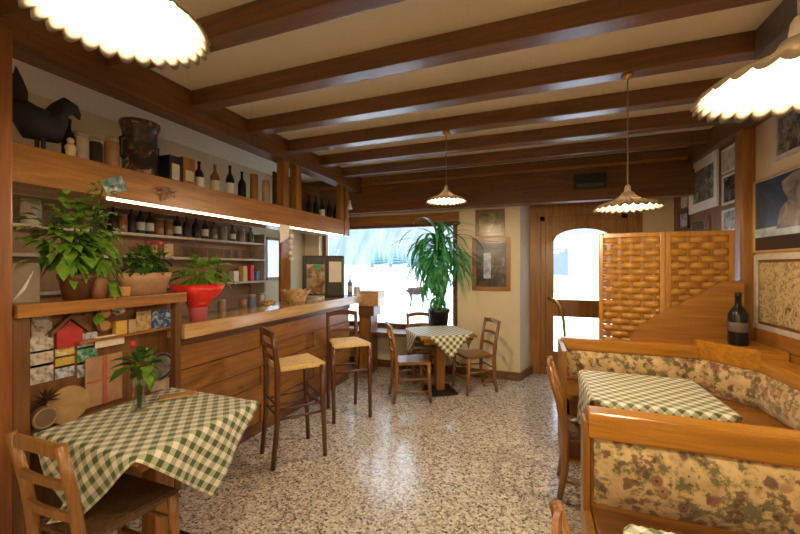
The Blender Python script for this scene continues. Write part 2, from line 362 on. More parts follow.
def fir(x, y, z, h):
    t = thing('fir_tree', ORD[fir.n] + ' distant blue-green fir beyond the snow, counted from the bar side of the window', 'tree', (x, y, z), random.random() * 6, 'firs beyond the snow')
    m = MB()
    for k in range(6):
        r = h * .24 * (1 - k / 6.5); z0 = h * (.12 + .145 * k); m.lathe([(r * 1.3, z0), (r * .75, z0 + h * .09), (.02, z0 + h * .24)], (0, 0, 0), 14, wav=lambda j, a: .14 * sin(a * 7) if j == 0 else 0)
    m.build('foliage', m_fir, t); MB().tube([(0, 0, -.3), (0, 0, h * .3)], .06 * h / 2, 8).build('trunk', wbZ, t)
fir.n = 0
for px, h in [(372 + 4.6 * i, .75 + .22 * ((i * 7) % 4)) for i in range(16)]:
    p = onY(px, 258, 25 + 2.2 * (fir.n % 4)); fir(p.x, p.y, .75 + p.y * .0 + 0.0 + (p.y - 9) * .045 - .1, h + .1); fir.n += 1
# wooden reindeer standing in the snow
dp = onY(417, 303, 7.4)
dr = thing('reindeer_figure', 'brown reindeer figure standing in the snow outside the window', 'ornament', (dp.x, dp.y, .70), radians(15))
mdeer = plain('deer_brown', (.05, .03, .022), .8)
b = MB(); b.tube([(-.2, 0, .30), (-.17, 0, .33), (0, 0, .33), (.14, 0, .35), (.2, 0, .42), (.24, 0, .52), (.27, 0, .56), (.34, 0, .53), (.37, 0, .52)], [.03, .075, .085, .085, .055, .04, .045, .03, .018], 12)
b.build('body', mdeer, dr, True)
for sx in (-.14, .12):
    for sy in (-.045, .045): MB().tube([(sx, sy, .30), (sx + .02, sy, .17), (sx, sy, 0)], [.03, .016, .014], 8).build('leg', mdeer, dr, True)
for sy in (-1, 1): MB().tube([(.26, sy * .015, .58), (.22, sy * .06, .70), (.27, sy * .09, .82)], .009, 6).tube([(.225, sy * .06, .69), (.31, sy * .07, .74)], .007, 6).build('antler', mdeer, dr, True)
MB().tube([(-.2, 0, .33), (-.25, 0, .36)], [.02, .008], 6).build('tail', mdeer, dr, True)
dp.z = .70; dr.scale = (1, 1, 1)
# house over the road
hs = thing('village_house', 'pale house across the road seen through the door glass', 'building', (3.2, 17, 0))
MB().box(-6, 6, 0, 4, 0, 3.1).build('wall', plain('pale_render', (.36, .38, .40), .8), hs)
MB().prism([(-6.4, 3.1), (6.4, 3.1), (5.2, 5.2), (-5.2, 5.2)], -.5, 4.4, 'Y').build('roof', snow, hs)
for i in range(5): MB().box(-4.9 + i * 2.2, -4.1 + i * 2.2, -.04, .02, 1.2, 2.3).build('window', plain('far_window', (.16, .19, .23), .4), hs)
gl = thing('bunting', 'string of small red and green flags outside the door', 'bunting', (0, 0, 0))
a0, a1 = Vector((.3, 8.2, 2.55)), Vector((3.2, 8.2, 2.95))
MB().tube([a0.lerp(a1, i / 10) - Vector((0, 0, .25 * sin(pi * i / 10))) for i in range(11)], .006, 5).build('string', black, gl)
for i in range(16):
    p = a0.lerp(a1, (i + .5) / 16) - Vector((0, 0, .25 * sin(pi * (i + .5) / 16))); MB().prism([(p.x - .06, p.z), (p.x + .06, p.z), (p.x, p.z - .14)], p.y - .004, p.y + .004, 'Y').build('flag', plain('flag_red', (.45, .06, .06), .7) if i % 2 else plain('flag_green', (.04, .25, .12), .7), gl)

# ============================================================ PENDANT LAMPS
def pendant(X, Y, Z, R, top, label, cord_vis=True, power=1.0):
    t = thing('pendant_lamp', label, 'lamp', (X, Y, Z), random.random(), 'scalloped white pendant lamps')
    n = 28; m = MB(); seg = n * 8
    prof = [(.022, .105), (.032, .10), (.04, .085), (.06, .068), (R * .45, .05), (R * .7, .034), (R * .88, .017), (R, 0)]
    amp = [0, 0, 0, 0, .010, .016, .02, .028]
    outer = []
    for (dz, rev) in ((0, False), (-.004, True)):
        rings = []
        for (r, z), a in zip(prof, amp):
            rings.append([m.bm.verts.new(((r + a * .35 * abs(sin(n * k * pi / seg))) * cos(2 * pi * k / seg), (r + a * .35 * abs(sin(n * k * pi / seg))) * sin(2 * pi * k / seg), z + dz + a * .55 * (.5 - abs(sin(n * k * pi / seg))))) for k in range(seg)])
        for i in range(len(rings) - 1):
            for k in range(seg): m.bm.faces.new((rings[i][k], rings[i][(k + 1) % seg], rings[i + 1][(k + 1) % seg], rings[i + 1][k]))
        outer.append(rings)
    for q in (0, -1):
        for k in range(seg): m.bm.faces.new((outer[0][q][k], outer[0][q][(k + 1) % seg], outer[1][q][(k + 1) % seg], outer[1][q][k]))
    m.build('lamp_shade', m_porc, t, True)
    MB().lathe([(.0, .15), (.009, .15), (.015, .14), (.019, .11), (.02, .09), (0, .09)], seg=20).build('lamp_holder', m_porc, t, True)
    MB().ball((0, 0, .035), .032, sz=1.15).lathe([(.014, .06), (.016, .09), (0, .09)], seg=16).build('bulb', m_bulb, t, True)
    MB().tube([(0, 0, .145), (0, 0, top - Z)], .0045, 8).build('cord', plain('cord_grey', (.25, .2, .15), .6), t)
    MB().lathe([(0, top - Z), (.035, top - Z), (.035, top - Z - .01), (.012, top - Z - .03), (0, top - Z - .03)], seg=20).build('ceiling_rose', brass, t, True)
    l = bpy.data.lights.new('bulb_light', 'POINT'); l.energy = BULB_W * power; l.color = BULB; l.shadow_soft_size = .03
    lo = bpy.data.objects.new('bulb_light', l); COL.objects.link(lo); lo.parent = t; lo.location = (0, 0, -.012)
    return t
m_bulb = emis('bulb_glow', (1, .82, .58), 12)
pendant(-.94, .598, 2.150, .181, ZC, 'large scalloped white pendant lamp cut by the top of the picture above the vase table')
pendant(.545, 1.055, 1.957, .178, ZC, 'scalloped white pendant lamp glowing beside the picture wall under the dark grey beam')
pendant(-.76, 3.27, 2.15, .178, 2.78, 'small scalloped white pendant lamp hanging before the shop window', power=1.35)
pendant(.555, 2.69, 1.93, .19, 2.78, 'scalloped white pendant lamp hanging over the booth table by the door')
pendant(-1.0, -.9, 2.15, .21, ZC, 'scalloped white pendant lamp at the unseen end of the bar side')
pendant(.555, -.7, 2.0, .21, ZC, 'scalloped white pendant lamp at the unseen end of the booth side')

# ============================================================ BAR
bar = thing('bar_counter', 'long wooden bar counter with plank front and pale top', 'counter', (-2.42, 1.9, 0))
def L(o, mb_fn): pass
BX, BY0, BY1 = -2.42, 1.885, 4.50
ox = Vector((-2.42, 1.9, 0))
def rel(mb, org):
    for v in mb.bm.verts: v.co -= org
    return mb
bd = MB(); zs = [.10, .27, .45, .62, .80, .98]
for i in range(5):
    for j in range(3):
        y0 = BY0 + j * (BY1 - BY0) / 3; bd.box(BX - .02, BX + .012 * ((i + j) % 2), y0 + .003, y0 + (BY1 - BY0) / 3 - .003, zs[i] + .003, zs[i + 1] - .003, .005)
rel(bd, ox).build('front_boards', wpY, bar)
rel(MB().box(BX - .5, BX - .02, BY0, BY1, 0, 1.06), ox).build('body', wbY, bar)
rel(MB().box(BX - .02, BX - .0, BY0, BY1, 0, .10).box(BX - .02, BX + .02, BY0, BY1, .98, 1.045, .005), ox).build('base_rail', wbY, bar)
rel(MB().box(-2.62, -2.30, BY0 - .01, 4.70, 1.045, 1.15, .012), ox).build('bar_top', wcL, bar)
rel(MB().box(-2.98, -2.62, BY0 - .01, 4.70, 1.06, 1.12, .004), ox).build('steel_worktop', steel, bar)
bb = thing('back_counter', 'low dark service counter below the bottle shelves', 'counter', (-3.4, 3, 0))
rel(MB().box(XL + .005, -3.2, 1.4, 4.9, 0, .94), Vector((-3.4, 3, 0))).build('cabinet_body', wpY, bb)
rel(MB().box(XL + .005, -3.17, 1.4, 4.9, .94, .98), Vector((-3.4, 3, 0))).build('worktop', steel, bb)
# back shelves
bs = thing('bottle_shelf', 'pale open shelving holding bottles and glasses behind the bar', 'shelf', (-3.55, 2, 1.3))
so = Vector((-3.55, 2, 1.3)); mgs = plain('grey_shelf', (.46, .38, .30), .5)
for z in (1.37, 1.655, 1.865): rel(MB().box(XL + .003, -3.42, .9, 3.98, z - .025, z), so).build('shelf_board', mgs, bs)
rel(MB().box(XL + .003, -3.42, 3.98, 4.01, 1.0, 1.99), so).build('end_panel', mgs, bs)
rel(MB().box(XL + .001, XL + .004, .9, 3.98, 1.0, 2.1), so).build('back_board', plain('tan_back', (.27, .155, .08), .6), bs)
# mirror
mr = thing('wall_mirror', 'wood-framed mirror beside the shelves reflecting the bright window', 'mirror', (XL + .01, 4.46, 1.67))
MB().box(0, .03, -.24, -.19, -.31, .31, .004).box(0, .03, .14, .24, -.31, .31, .004).box(0, .03, -.24, .24, .27, .31, .004).box(0, .03, -.24, .24, -.31, -.27, .004).build('frame', wbZ, mr)
MB().box(0, .012, -.19, .14, -.27, .27).build('mirror_glass', plain('mirror', (.85, .87, .9), .03, 1, 0), mr)
# overhead shelf
oh = thing('overhead_shelf', 'pine overhead shelf above the bar with a glowing strip underneath', 'shelf', (-2.45, 3, 2)); oo = Vector((-2.45, 3, 2))
rel(MB().box(-2.475, -2.45, .98, 4.42, 1.985, 2.185, .004), oo).build('fascia_board', wpY, oh)
rel(MB().box(-2.86, -2.475, .98, 4.42, 2.15, 2.18), oo).build('shelf_board', wbY, oh)
rel(MB().box(-2.86, -2.475, .98, 4.42, 1.99, 2.01), oo).build('bottom_board', wpY, oh)
rel(MB().box(-2.475, -2.462, 1.48, 4.40, 1.970, 1.984), oo).build('light_strip', emis('strip_glow', (1, .80, .50), 6.5), oh)
for y in (3.14, 3.36, 4.36, 4.50): rel(MB().box(-2.54, -2.452 if y < 4 else -2.47, y, y + .09, 2.19, 2.67, .005), oo).build('upright', wpZ, oh)
rel(MB().box(-2.56, -2.44, 4.425, 4.56, 1.98, 2.2, .005), oo).build('end_block', wpZ, oh)
rel(MB().box(-2.86, -2.84, 3.46, 4.42, 2.18, 2.66), oo).build('back_board', wbY, oh)
tag(MB().box(-3.03, -2.985, 3.78, 3.97, 0, 1.988, .006).build('support_pillar', wpZ), 'pine pillar behind the bar near the drinks machine', 'pillar')
# left foreground post
tag(MB().box(-2.46, -2.30, .82, .978, 0, 2.67, .008).build('corner_post', wood('red_post', (.13, .04, .012), (.30, .11, .025), 'Z')), 'tall reddish wooden post at the end of the shelf unit', 'post')

# ---- low shelf unit beside the vase table
su = thing('shelf_unit', 'wooden shelf unit covered in postcards beside the vase table', 'shelf', (-2.45, 1.4, 0)); uo = Vector((-2.45, 1.4, 0))
Z1 = 1.377
rel(MB().box(-2.62, -2.28, .985, 1.875, Z1 - .065, Z1, .005), uo).build('top_board', wpY, su)
rel(MB().box(-2.48, -2.46, .985, 1.865, 0, Z1 - .065), uo).build('back_panel', wbZ, su)
rel(MB().box(-2.46, -2.32, .985, 1.05, 0, Z1 - .065, .004), uo).build('side_panel', wbZ, su)
rel(MB().box(-2.37, -2.32, 1.82, 1.862, 0, Z1 - .065, .004), uo).build('front_post', wbZ, su)
rel(MB().box(-2.46, -2.40, 1.30, 1.862, 1.12, 1.135), uo).build('narrow_shelf', wpY, su)
rel(MB().box(-2.46, -2.33, 1.05, 1.82, .66, .70), uo).build('low_shelf', wpY, su)

# ============================================================ CHAIRS
def chair(name, label, cat, loc, rz, seat=.45, top=.88, w=.40, d=.38, wd=wcZ, sm=None, lean=.07, group=None, slats=3, rungs=(.2,), lg=1.18):
    # local: front is +X, origin at floor centre
    t = thing(name, label, cat, loc, rz, group); wb = w * .82
    for sgn in (-1, 1):
        y = sgn * wb / 2
        MB().tube([(-d / 2 - .035, y, 0), (-d / 2, y, seat * .45), (-d / 2, y, seat), (-d / 2 - lean * .35, y, seat + (top - seat) * .45), (-d / 2 - lean, y * 1.02, top)], [q * lg for q in (.016, .019, .02, .018, .016)], 10).build('leg', wd, t, True)
        MB().tube([(d / 2 + .01, sgn * w / 2, 0), (d / 2 - .01, sgn * w / 2, seat * .6), (d / 2 - .015, sgn * w / 2, seat - .005)], [q * lg for q in (.015, .019, .021)], 10).build('leg', wd, t, True)
    for k in range(slats):
        f = .28 + .64 * k / max(1, slats - 1); z = seat + (top - seat) * f; x = -d / 2 - lean * f * .95; hh = .05 if k == slats - 1 else .032
        m = MB(); n = 8; P = []
        for i in range(n + 1):
            u = i / n * 2 - 1; P.append((x - .02 * (1 - u * u), u * wb / 2, (.018 * (1 - u * u) if k == slats - 1 else .008 * (1 - u * u))))
        fr = [[m.bm.verts.new((p[0] + dx, p[1], z + dz + p[2])) for p in P] for dx, dz in ((-.008, -hh / 2), (.008, -hh / 2), (.008, hh / 2), (-.008, hh / 2))]
        for a in range(4):
            for i in range(n): m.bm.faces.new((fr[a][i], fr[a][i + 1], fr[(a + 1) % 4][i + 1], fr[(a + 1) % 4][i]))
        m.bm.faces.new([fr[a][0] for a in range(4)]); m.bm.faces.new([fr[a][n] for a in range(4)])
        m.build('back_slat', wd, t)
    m = MB(); m.prism([(-d / 2 + .01, -wb / 2 + .005), (d / 2 + .015, -w / 2 - .005), (d / 2 + .015, w / 2 + .005), (-d / 2 + .01, wb / 2 - .005)], seat - .022, seat + .014, bev=.008); m.build('seat', sm or wd, t)
    for z in rungs:
        hz = seat * z / .45 if z < .45 else z
        for sgn in (-1, 1): MB().tube([(-d / 2, sgn * wb / 2, hz), (d / 2 - .005, sgn * w / 2, hz)], .010, 8).build('stretcher', wd, t, True)
        MB().tube([(d / 2 - .008, -w / 2, hz + .05), (d / 2 - .008, w / 2, hz + .05)], .011, 8).build('stretcher', wd, t, True)
        MB().tube([(-d / 2, -wb / 2, hz + .03), (-d / 2, wb / 2, hz + .03)], .010, 8).build('stretcher', wd, t, True)
    return t
m_straw = picmat('straw_seat', [(.3, (.66, .44, .17)), (.6, (.88, .66, .32))], 60, rough=.5, dist=0)
m_rush = picmat('dark_rush', [(.3, (.06, .03, .015)), (.6, (.13, .07, .03))], 50, rough=.45, dist=0)
G1 = 'rustic wooden dining chairs'
chair('dining_chair', 'brown ladder-back wooden chair pulled up at the vase table', 'chair', (-1.85, 1.11, 0), radians(90), w=.39, wd=wcZ, sm=m_rush, group=G1, slats=3, rungs=(.13, .27))
chair('dining_chair', 'wooden chair tucked beneath the window table on its bar side', 'chair', (-1.39, 4.11, 0), radians(30), group=G1, sm=wcZ, rungs=(.13, .27))
chair('dining_chair', 'wooden chair on the window side of the small square table', 'chair', (-1.45, 4.88, 0), radians(-55), group=G1, sm=wcZ, rungs=(.13, .27))
chair('dining_chair', 'wooden chair at the window table in front of the cream wall', 'chair', (-.725, 4.67, 0), radians(217), group=G1, sm=wcZ, rungs=(.13, .27))
chair('dining_chair', 'wooden chair seen edge-on at the open end of the booth table by the door', 'chair', (.385, 2.80, 0), radians(-3), group=G1, w=.38, sm=m_rush, rungs=(.13, .27), lean=.10)
chair('dining_chair', 'wooden chair of which only one curved back post shows at the bottom edge', 'chair', (.335, .98, 0), radians(0), group=G1, w=.36, top=.885, sm=wcZ, rungs=(.13, .27), lean=.09)
G2 = 'bar stools along the counter'
chair('bar_stool', 'tall dark bar stool with straw seat standing closer to the vase table', 'stool', (-1.885, 2.55, 0), radians(56), seat=.76, top=1.05, w=.37, d=.37, wd=wcD, sm=m_straw, lean=.04, group=G2, slats=3, rungs=(.22, .45))
chair('bar_stool', 'tall dark bar stool with straw seat standing closer to the drinks machine', 'stool', (-1.87, 3.44, 0), radians(-46), seat=.76, top=1.05, w=.38, d=.37, wd=wcD, sm=m_straw, lean=.04, group=G2, slats=2, rungs=(.26,))

# ============================================================ TABLES
def cloth(name, label, h, loc, rz, R, z=.755, rest=1.0, side=None):
    m = MB(); n = 56; uvl = m.bm.loops.layers.uv.new('UVMap'); q = {}
    s2 = R / 2 ** .5
    def P(i, j):
        a = (i / n * 2 - 1) * s2; b = (j / n * 2 - 1) * s2; x = (a - b) / 2 ** .5; y = (a + b) / 2 ** .5; zz = 0
        for ax in (0, 1):
            v = (x, y)[ax]; dd = abs(v) - h
            if dd > 0:
                o_ = (y, x)[ax]; e = h + .006 + .018 * (1 - math.exp(-dd * 30)) + .05 * dd + .012 * sin(o_ * 22 + rz) * min(1, dd * 5)
                drop = min(dd, rest) if side == (ax, v > 0) else dd; e += dd - drop; zz = -drop * .985
                if ax == 0: x = math.copysign(e, v)
                else: y = math.copysign(e, v)
        return (x, y, zz), (a, b)
    V = [[None] * (n + 1) for _ in range(n + 1)]; U = {}
    for i in range(n + 1):
        for j in range(n + 1): p, uv = P(i, j); V[i][j] = m.bm.verts.new(p); U[V[i][j]] = uv
    for i in range(n):
        for j in range(n):
            f = m.bm.faces.new((V[i][j], V[i + 1][j], V[i + 1][j + 1], V[i][j + 1]))
            for l in f.loops: l[uvl].uv = U[l.vert]
    m.uv = True
    o = m.build(name, m_ging, None, True, solid=.003); o.location = (loc[0], loc[1], z); o.rotation_euler = (0, 0, rz)
    return tag(o, label, 'tablecloth', 'green checked tablecloths')
def table(label, h, loc, rz, pedestal, w2=None):
    t = thing('dining_table', label, 'table', loc, rz, 'square dining tables')
    MB().box(-h, h, -h, h, .715, .75, .008).build('table_top', wpX, t)
    MB().box(-h + .06, h - .06, -h + .06, h - .06, .65, .715).build('apron', wpX, t)
    MB().box(-.055, .055, -.055, .055, .03, .65, .01).build('pedestal', wpZ, t)
    bp = .18 if rz else .10; MB().box(-bp, bp, -max(bp, .15), max(bp, .15), 0, .03, .008).build('base_plate', iron, t)
    return t
table('square table near the shelf unit, holding the glass vase', .35, (-1.915, 1.40, 0), 0, 1)
cloth('tablecloth', 'green checked tablecloth under the glass vase', .352, (-1.915, 1.40, 0), 0, .715, rest=.275, side=(1, False))
table('square pedestal table in front of the shop window', .35, (-1.12, 4.44, 0), radians(34.6), 1)
cloth('tablecloth', 'green checked tablecloth on the table by the shop window', .352, (-1.12, 4.44, 0), radians(34.6), .61)
table('booth table between the two floral benches', .35, (.685, 2.81, 0), 0, 1)
cloth('tablecloth', 'green checked tablecloth on the booth table under the hanging lamp', .352, (.685, 2.81, 0), 0, .69, rest=.275, side=(0, False))
table('booth table whose corner just shows at the bottom of the picture', .36, (.63, .96, 0), 0, 1)
cloth('tablecloth', 'green checked tablecloth just visible below the floral bench back', .362, (.63, .96, 0), 0, .71, rest=.26, side=(0, False))

# ============================================================ BENCHES
def cushion(mb, path, z0, z1, th):   # padded strip: path front line offset towards the room by th at mid height
    nz = 8; rows = []
    pts = [Vector(p) for p in path]; dense = []
    for a, b in zip(pts, pts[1:]):
        k = max(2, int((b - a).length / .06))
        for i in range(k): dense.append(a.lerp(b, i / k))
    dense.append(pts[-1]); n = len(dense)
    for i, p in enumerate(dense):
        d_ = (dense[min(i + 1, n - 1)] - dense[max(i - 1, 0)]).normalized(); nm = Vector((d_.y, -d_.x)); r = []
        e = min(1, min(i, n - 1 - i) / 1.5 + .2)
        for j in range(nz + 1):
            v = j / nz; bul = th * (1 - abs(2 * v - 1) ** 3) * e; q = p + nm * bul; r.append(mb.bm.verts.new((q.x, q.y, z0 + (z1 - z0) * v)))
        rows.append(r)
    for i in range(n - 1):
        for j in range(nz): mb.bm.faces.new((rows[i][j], rows[i + 1][j], rows[i + 1][j + 1], rows[i][j + 1]))
    return mb
F0, F1, F2, F3 = (.24, 3.67), (1.27, 3.67), (1.53, 3.36), (1.53, 1.96)
cb = thing('corner_bench', 'L-shaped wooden corner bench with floral back along the picture wall', 'bench', (.27, 3.7, 0)); bo = Vector((.27, 3.7, 0))
cushion(m1 := MB(), [(F0[0] + .02, F0[1] - .012), (F1[0] - .005, F1[1] - .012), (F2[0] - .012, F2[1] - .005), (F3[0] - .012, F3[1])], .535, .80, .045); rel(m1, bo).build('back_cushion', m_flor, cb, True)
rel(MB().prism([F0, F1, F2, F3, (1.66, 1.96), (1.66, 3.72), (.24, 3.72)], .0, .80), bo).build('back_panel', whZ, cb)
rel(MB().prism([(.22, 3.645), (1.26, 3.645), (1.26, 3.74), (.22, 3.74)], .80, .905, bev=.008), bo).build('top_rail', whX, cb)
rel(MB().prism([(1.505, 1.96), (1.505, 3.345), (1.665, 3.345), (1.665, 1.96)], .80, .895, bev=.008), bo).build('top_rail', whY, cb)
rel(MB().prism([(1.252, 3.665), (1.51, 3.345), (1.675, 3.345), (1.675, 3.81), (1.252, 3.75)], .802, .955, bev=.006), bo).build('corner_ledge', whX, cb)
rel(MB().prism([(.24, 3.22), (1.05, 3.22), (1.12, 3.15), (1.12, 1.97), (1.53, 1.97), (1.53, 3.36), (1.27, 3.67), (.24, 3.67)], .48, .525, bev=.008), bo).build('seat', wpX, cb)
rel(MB().prism([(.26, 3.26), (1.09, 3.26), (1.16, 3.19), (1.16, 1.98), (1.5, 1.98), (1.5, 3.34), (1.25, 3.64), (.26, 3.64)], 0, .48), bo).build('seat_base', wpZ, cb)
rel(MB().box(.20, .24, 3.20, 3.73, 0, .88, .006), bo).build('end_panel', wpZ, cb)
# free-standing bench whose back faces the camera side
nb = thing('booth_bench', 'honey wooden bench with thick top rail and floral back facing the viewer', 'bench', (.23, 1.85, 0)); no = Vector((.23, 1.85, 0))
rel(MB().box(.225, 1.66, 1.835, 1.945, .785, .90, .012), no).build('top_rail', whX, nb)
rel(MB().box(.24, 1.66, 1.86, 1.93, 0, .785), no).build('back_panel', wpX, nb)
cushion(m2 := MB(), [(.25, 1.858), (1.64, 1.858)], .485, .782, .04); rel(m2, no).build('back_cushion', m_flor, nb, True)
rel(MB().box(.24, 1.64, 1.42, 1.855, .42, .47, .01), no).build('seat', wbX, nb)
rel(MB().box(.27, 1.62, 1.46, 1.84, 0, .42), no).build('seat_base', wpZ, nb)
rel(MB().box(.205, .235, 1.842, 1.942, 0, .86, .006), no).build('end_post', wpZ, nb)
rel(MB().box(.205, .238, 1.40, 1.855, 0, .455, .006), no).build('end_panel', wpZ, nb)
# partition panel with a swept top
pp = [(.80, 0), (.80, .93), (.86, 1.03), (1.055, 1.17), (1.30, 1.32), (1.40, 1.40), (1.46, 1.435), (1.60, 1.445), (1.60, 0)]
tag(MB().prism(pp, 3.755, 3.79, 'Y', .004).build('partition_panel', wpX), 'wooden partition panel with swept top behind the corner bench', 'partition')

# folding woven screen
def screen(x0, x1, y0, y1, label):
    t = thing('woven_screen', label, 'screen', (x0, y0, 0), math.atan2(y1 - y0, x1 - x0), 'woven folding screen leaves')
    Wd = math.hypot(x1 - x0, y1 - y0); H = 1.865
    fm = MB()
    for a in ((0, .035, 0, H), (Wd - .035, Wd, 0, H), (.035, Wd - .035, H - .04, H), (.035, Wd - .035, .05, .10)): fm.box(a[0], a[1], -.014, .014, a[2], a[3], .004)
    fm.build('frame', whZ, t)
    nc = 5; cw = (Wd - .07) / nc
    vm = MB()
    for c in range(nc): vm.box(.035 + c * cw + cw * .5 - .016, .035 + c * cw + cw * .5 + .016, -.003, .003, .10, H - .04)
    vm.build('upright_strips', wood('dark_strip', (.22, .08, .015), (.4, .17, .03), 'Z', .4, 2, knots=False), t)
    hm = MB(); rows = 30; rh = (H - .14) / rows
    for r in range(rows):
        z0 = .10 + r * rh + .0015; z1 = z0 + rh - .003; n = nc * 6; prev = None
        for i in range(n + 1):
            x = .035 + (Wd - .07) * i / n; y = .011 * sin(pi * i / 6 + (pi if r % 2 else 0) + pi / 2 * 0)
            row = [hm.bm.verts.new((x, y, z0)), hm.bm.verts.new((x, y, z1))]
            if prev: hm.bm.faces.new((prev[0], row[0], row[1], prev[1]))
            prev = row
    hm.build('woven_strips', weav, t, True, solid=.002)
screen(.565, 1.075, 3.88, 3.84, 'woven wooden folding screen leaf, closer to the entrance door')
screen(1.085, 1.585, 3.84, 3.90, 'woven wooden folding screen leaf touching the picture wall post')

# ============================================================ PICTURES
def frame_on(name, label, c, w, h, normal, fw, fm, pm, mat_w=0, mm=None, dep=.02, tilt=0):
    # normal '-X' (right wall) or '-Y' (back wall)
    t = thing(name, label, 'picture', c, {'-X': radians(-90), '-Y': 0}[normal]); m = MB()
    for a in ((-w / 2, -w / 2 + fw, -h / 2, h / 2), (w / 2 - fw, w / 2, -h / 2, h / 2), (-w / 2 + fw, w / 2 - fw, -h / 2, -h / 2 + fw), (-w / 2 + fw, w / 2 - fw, h / 2 - fw, h / 2)): m.box(a[0], a[1], -dep, 0, a[2], a[3], .002)
    m.build('frame', fm, t)
    iw, ih = w / 2 - fw, h / 2 - fw
    if mat_w: MB().box(-iw, iw, -.007, -.001, -ih, ih).build('mount', mm or white, t); iw -= mat_w; ih -= mat_w
    MB().box(-iw, iw, -.010, -.002, -ih, ih).build('picture_sheet', pm, t)
    return t
p_etch = picmat('etching', [(.35, (.06, .055, .05)), (.55, (.22, .2, .17)), (.7, (.42, .38, .32))], 16)
p_old = picmat('old_print', [(.3, (.35, .27, .2)), (.6, (.62, .52, .40)), (.8, (.25, .18, .14))], 22)
p_dark = picmat('dark_photo', [(.35, (.02, .02, .025)), (.6, (.08, .08, .09)), (.75, (.3, .3, .3))], 12)
p_map = picmat('old_map', [(.3, (.16, .11, .05)), (.42, (.48, .36, .18)), (.52, (.60, .47, .26)), (.58, (.26, .18, .09)), (.7, (.56, .44, .24))], 18, dist=1)
p_blue = picmat('blue_card', [(.35, (.10, .16, .25)), (.6, (.45, .5, .55)), (.75, (.7, .7, .7))], 14)
def rightpic(name, label, px0, px1, zb, zt, fw, fm, pm, mw=0, mm=None, y0=None):
    ya = onX(px0, 200, XR).y if y0 is None else y0; yb = onX(px1, 200, XR).y if isinstance(px1, int) else px1
    xo = XR - .022 if min(ya, yb) > 3.9 else XR - .002
    return frame_on(name, label, (xo, (ya + yb) / 2, (zb + zt) / 2), abs(ya - yb), zt - zb, '-X', fw, fm, pm, mw, mm)
pale = plain('pale_frame', (.55, .50, .44), .4); gold = plain('gold_frame', (.55, .36, .14), .35, .3)
rightpic('framed_print', 'large white-framed grey print on the dark panelling', 693, 722, 2.15, 2.70, .05, white, p_etch, .05, white)
rightpic('framed_print', 'topmost of the three small frames beside the pine post', 727, 743, 2.42, 2.655, .022, pale, p_old)
rightpic('framed_print', 'middle of the three small frames beside the pine post, dark print', 727, 743, 2.13, 2.405, .022, pale, p_dark)
rightpic('framed_print', 'lowest of the three small frames beside the pine post, bluish print', 727, 743, 1.88, 2.085, .02, pale, p_blue)
rightpic('framed_print', 'tiny pale frame high up beside the door corner', 685, 690, 2.26, 2.43, .02, pale, p_old)
rightpic('framed_print', 'small black frame just above the screen by the door corner', 682, 692, 2.0, 2.22, .03, black, p_blue)
rightpic('framed_print', 'dark-framed print under the large white-framed print', 695, 713, 1.87, 2.07, .03, wbX, p_dark)
rightpic('framed_print', 'pale-framed picture partly hidden by the glowing lamp near the corner', 778, 3.0, 2.345, 2.68, .03, pale, p_etch)
# blue landscape painting (own shapes: sky, light band, dark shore, pale cliff)
pt = rightpic('landscape_painting', 'dark blue landscape painting with a pale rock above the framed map', 756, 2.75, 1.665, 2.25, .02, gold, picmat('night_blue', [(.3, (.02, .035, .07)), (.7, (.06, .09, .15))], 3))
iw = (onX(756, 200, XR).y - 2.75) / 2
MB().box(-iw + .02, iw - .02, -.0115, -.010, -.17, -.10).build('light_band', picmat('band', [(.3, (.25, .35, .5)), (.7, (.6, .68, .75))], 5), pt)
MB().box(-iw + .02, iw - .02, -.0115, -.010, -.27, -.17).build('dark_shore', plain('shore', (.03, .02, .02), .4), pt)
MB().prism([(-iw + .30, -.12), (-iw + .34, .02), (-iw + .44, .08), (-iw + .38, .15), (-iw + .36, .22), (-iw + .5, .26), (-iw + .8, .26), (-iw + .8, -.12)], -.013, -.0115, 'Y').build('pale_rock', picmat('rock_paint', [(.3, (.10, .09, .10)), (.6, (.30, .25, .22)), (.8, (.45, .4, .38))], 8), pt)
rightpic('framed_map', 'old tan map in a pale frame above the bench', 757, 2.85, 1.06, 1.65, .04, pale, p_map, .022, wbX)
frame_on('framed_picture', 'small dark-framed picture with a glowing centre, upper of two on the cream wall', tuple(onY(490, 222.5, YB - .001)), .40, .37, '-Y', .05, wbX, picmat('amber_photo', [(.35, (.05, .04, .02)), (.55, (.3, .22, .08)), (.7, (.75, .6, .3))], 5))
fp = frame_on('framed_picture', 'tall dark-framed glossy picture, lower of two on the cream wall', tuple(onY(491, 264, YB - .001)), .52, .74, '-Y', .055, wpX, picmat('street_photo', [(.35, (.02, .02, .03)), (.5, (.08, .05, .03)), (.62, (.12, .14, .22)), (.75, (.3, .3, .35))], 9))
MB().box(-.10, .0, -.012, -.0105, -.2, .16).build('bright_patch', picmat('patch', [(.3, (.2, .25, .4)), (.6, (.6, .7, .9))], 20), fp)
MB().box(-.2, .2, -.012, -.0105, .2, .3).build('dark_band', plain('navy', (.01, .02, .06), .3), fp)
# dark sign on the header
p = onY(590, 181, 4.955)
sg = thing('header_sign', 'small dark box sign on the header beam above the door', 'sign', (p.x, 4.96, p.z)); MB().box(-.17, .17, -.04, 0, -.09, .09, .005).build('box', plain('sign_dark', (.012, .014, .014), .5), sg)
MB().box(-.15, .15, -.044, -.0405, -.075, -.03).build('green_strip', plain('sign_green', (.05, .08, .05), .5), sg)

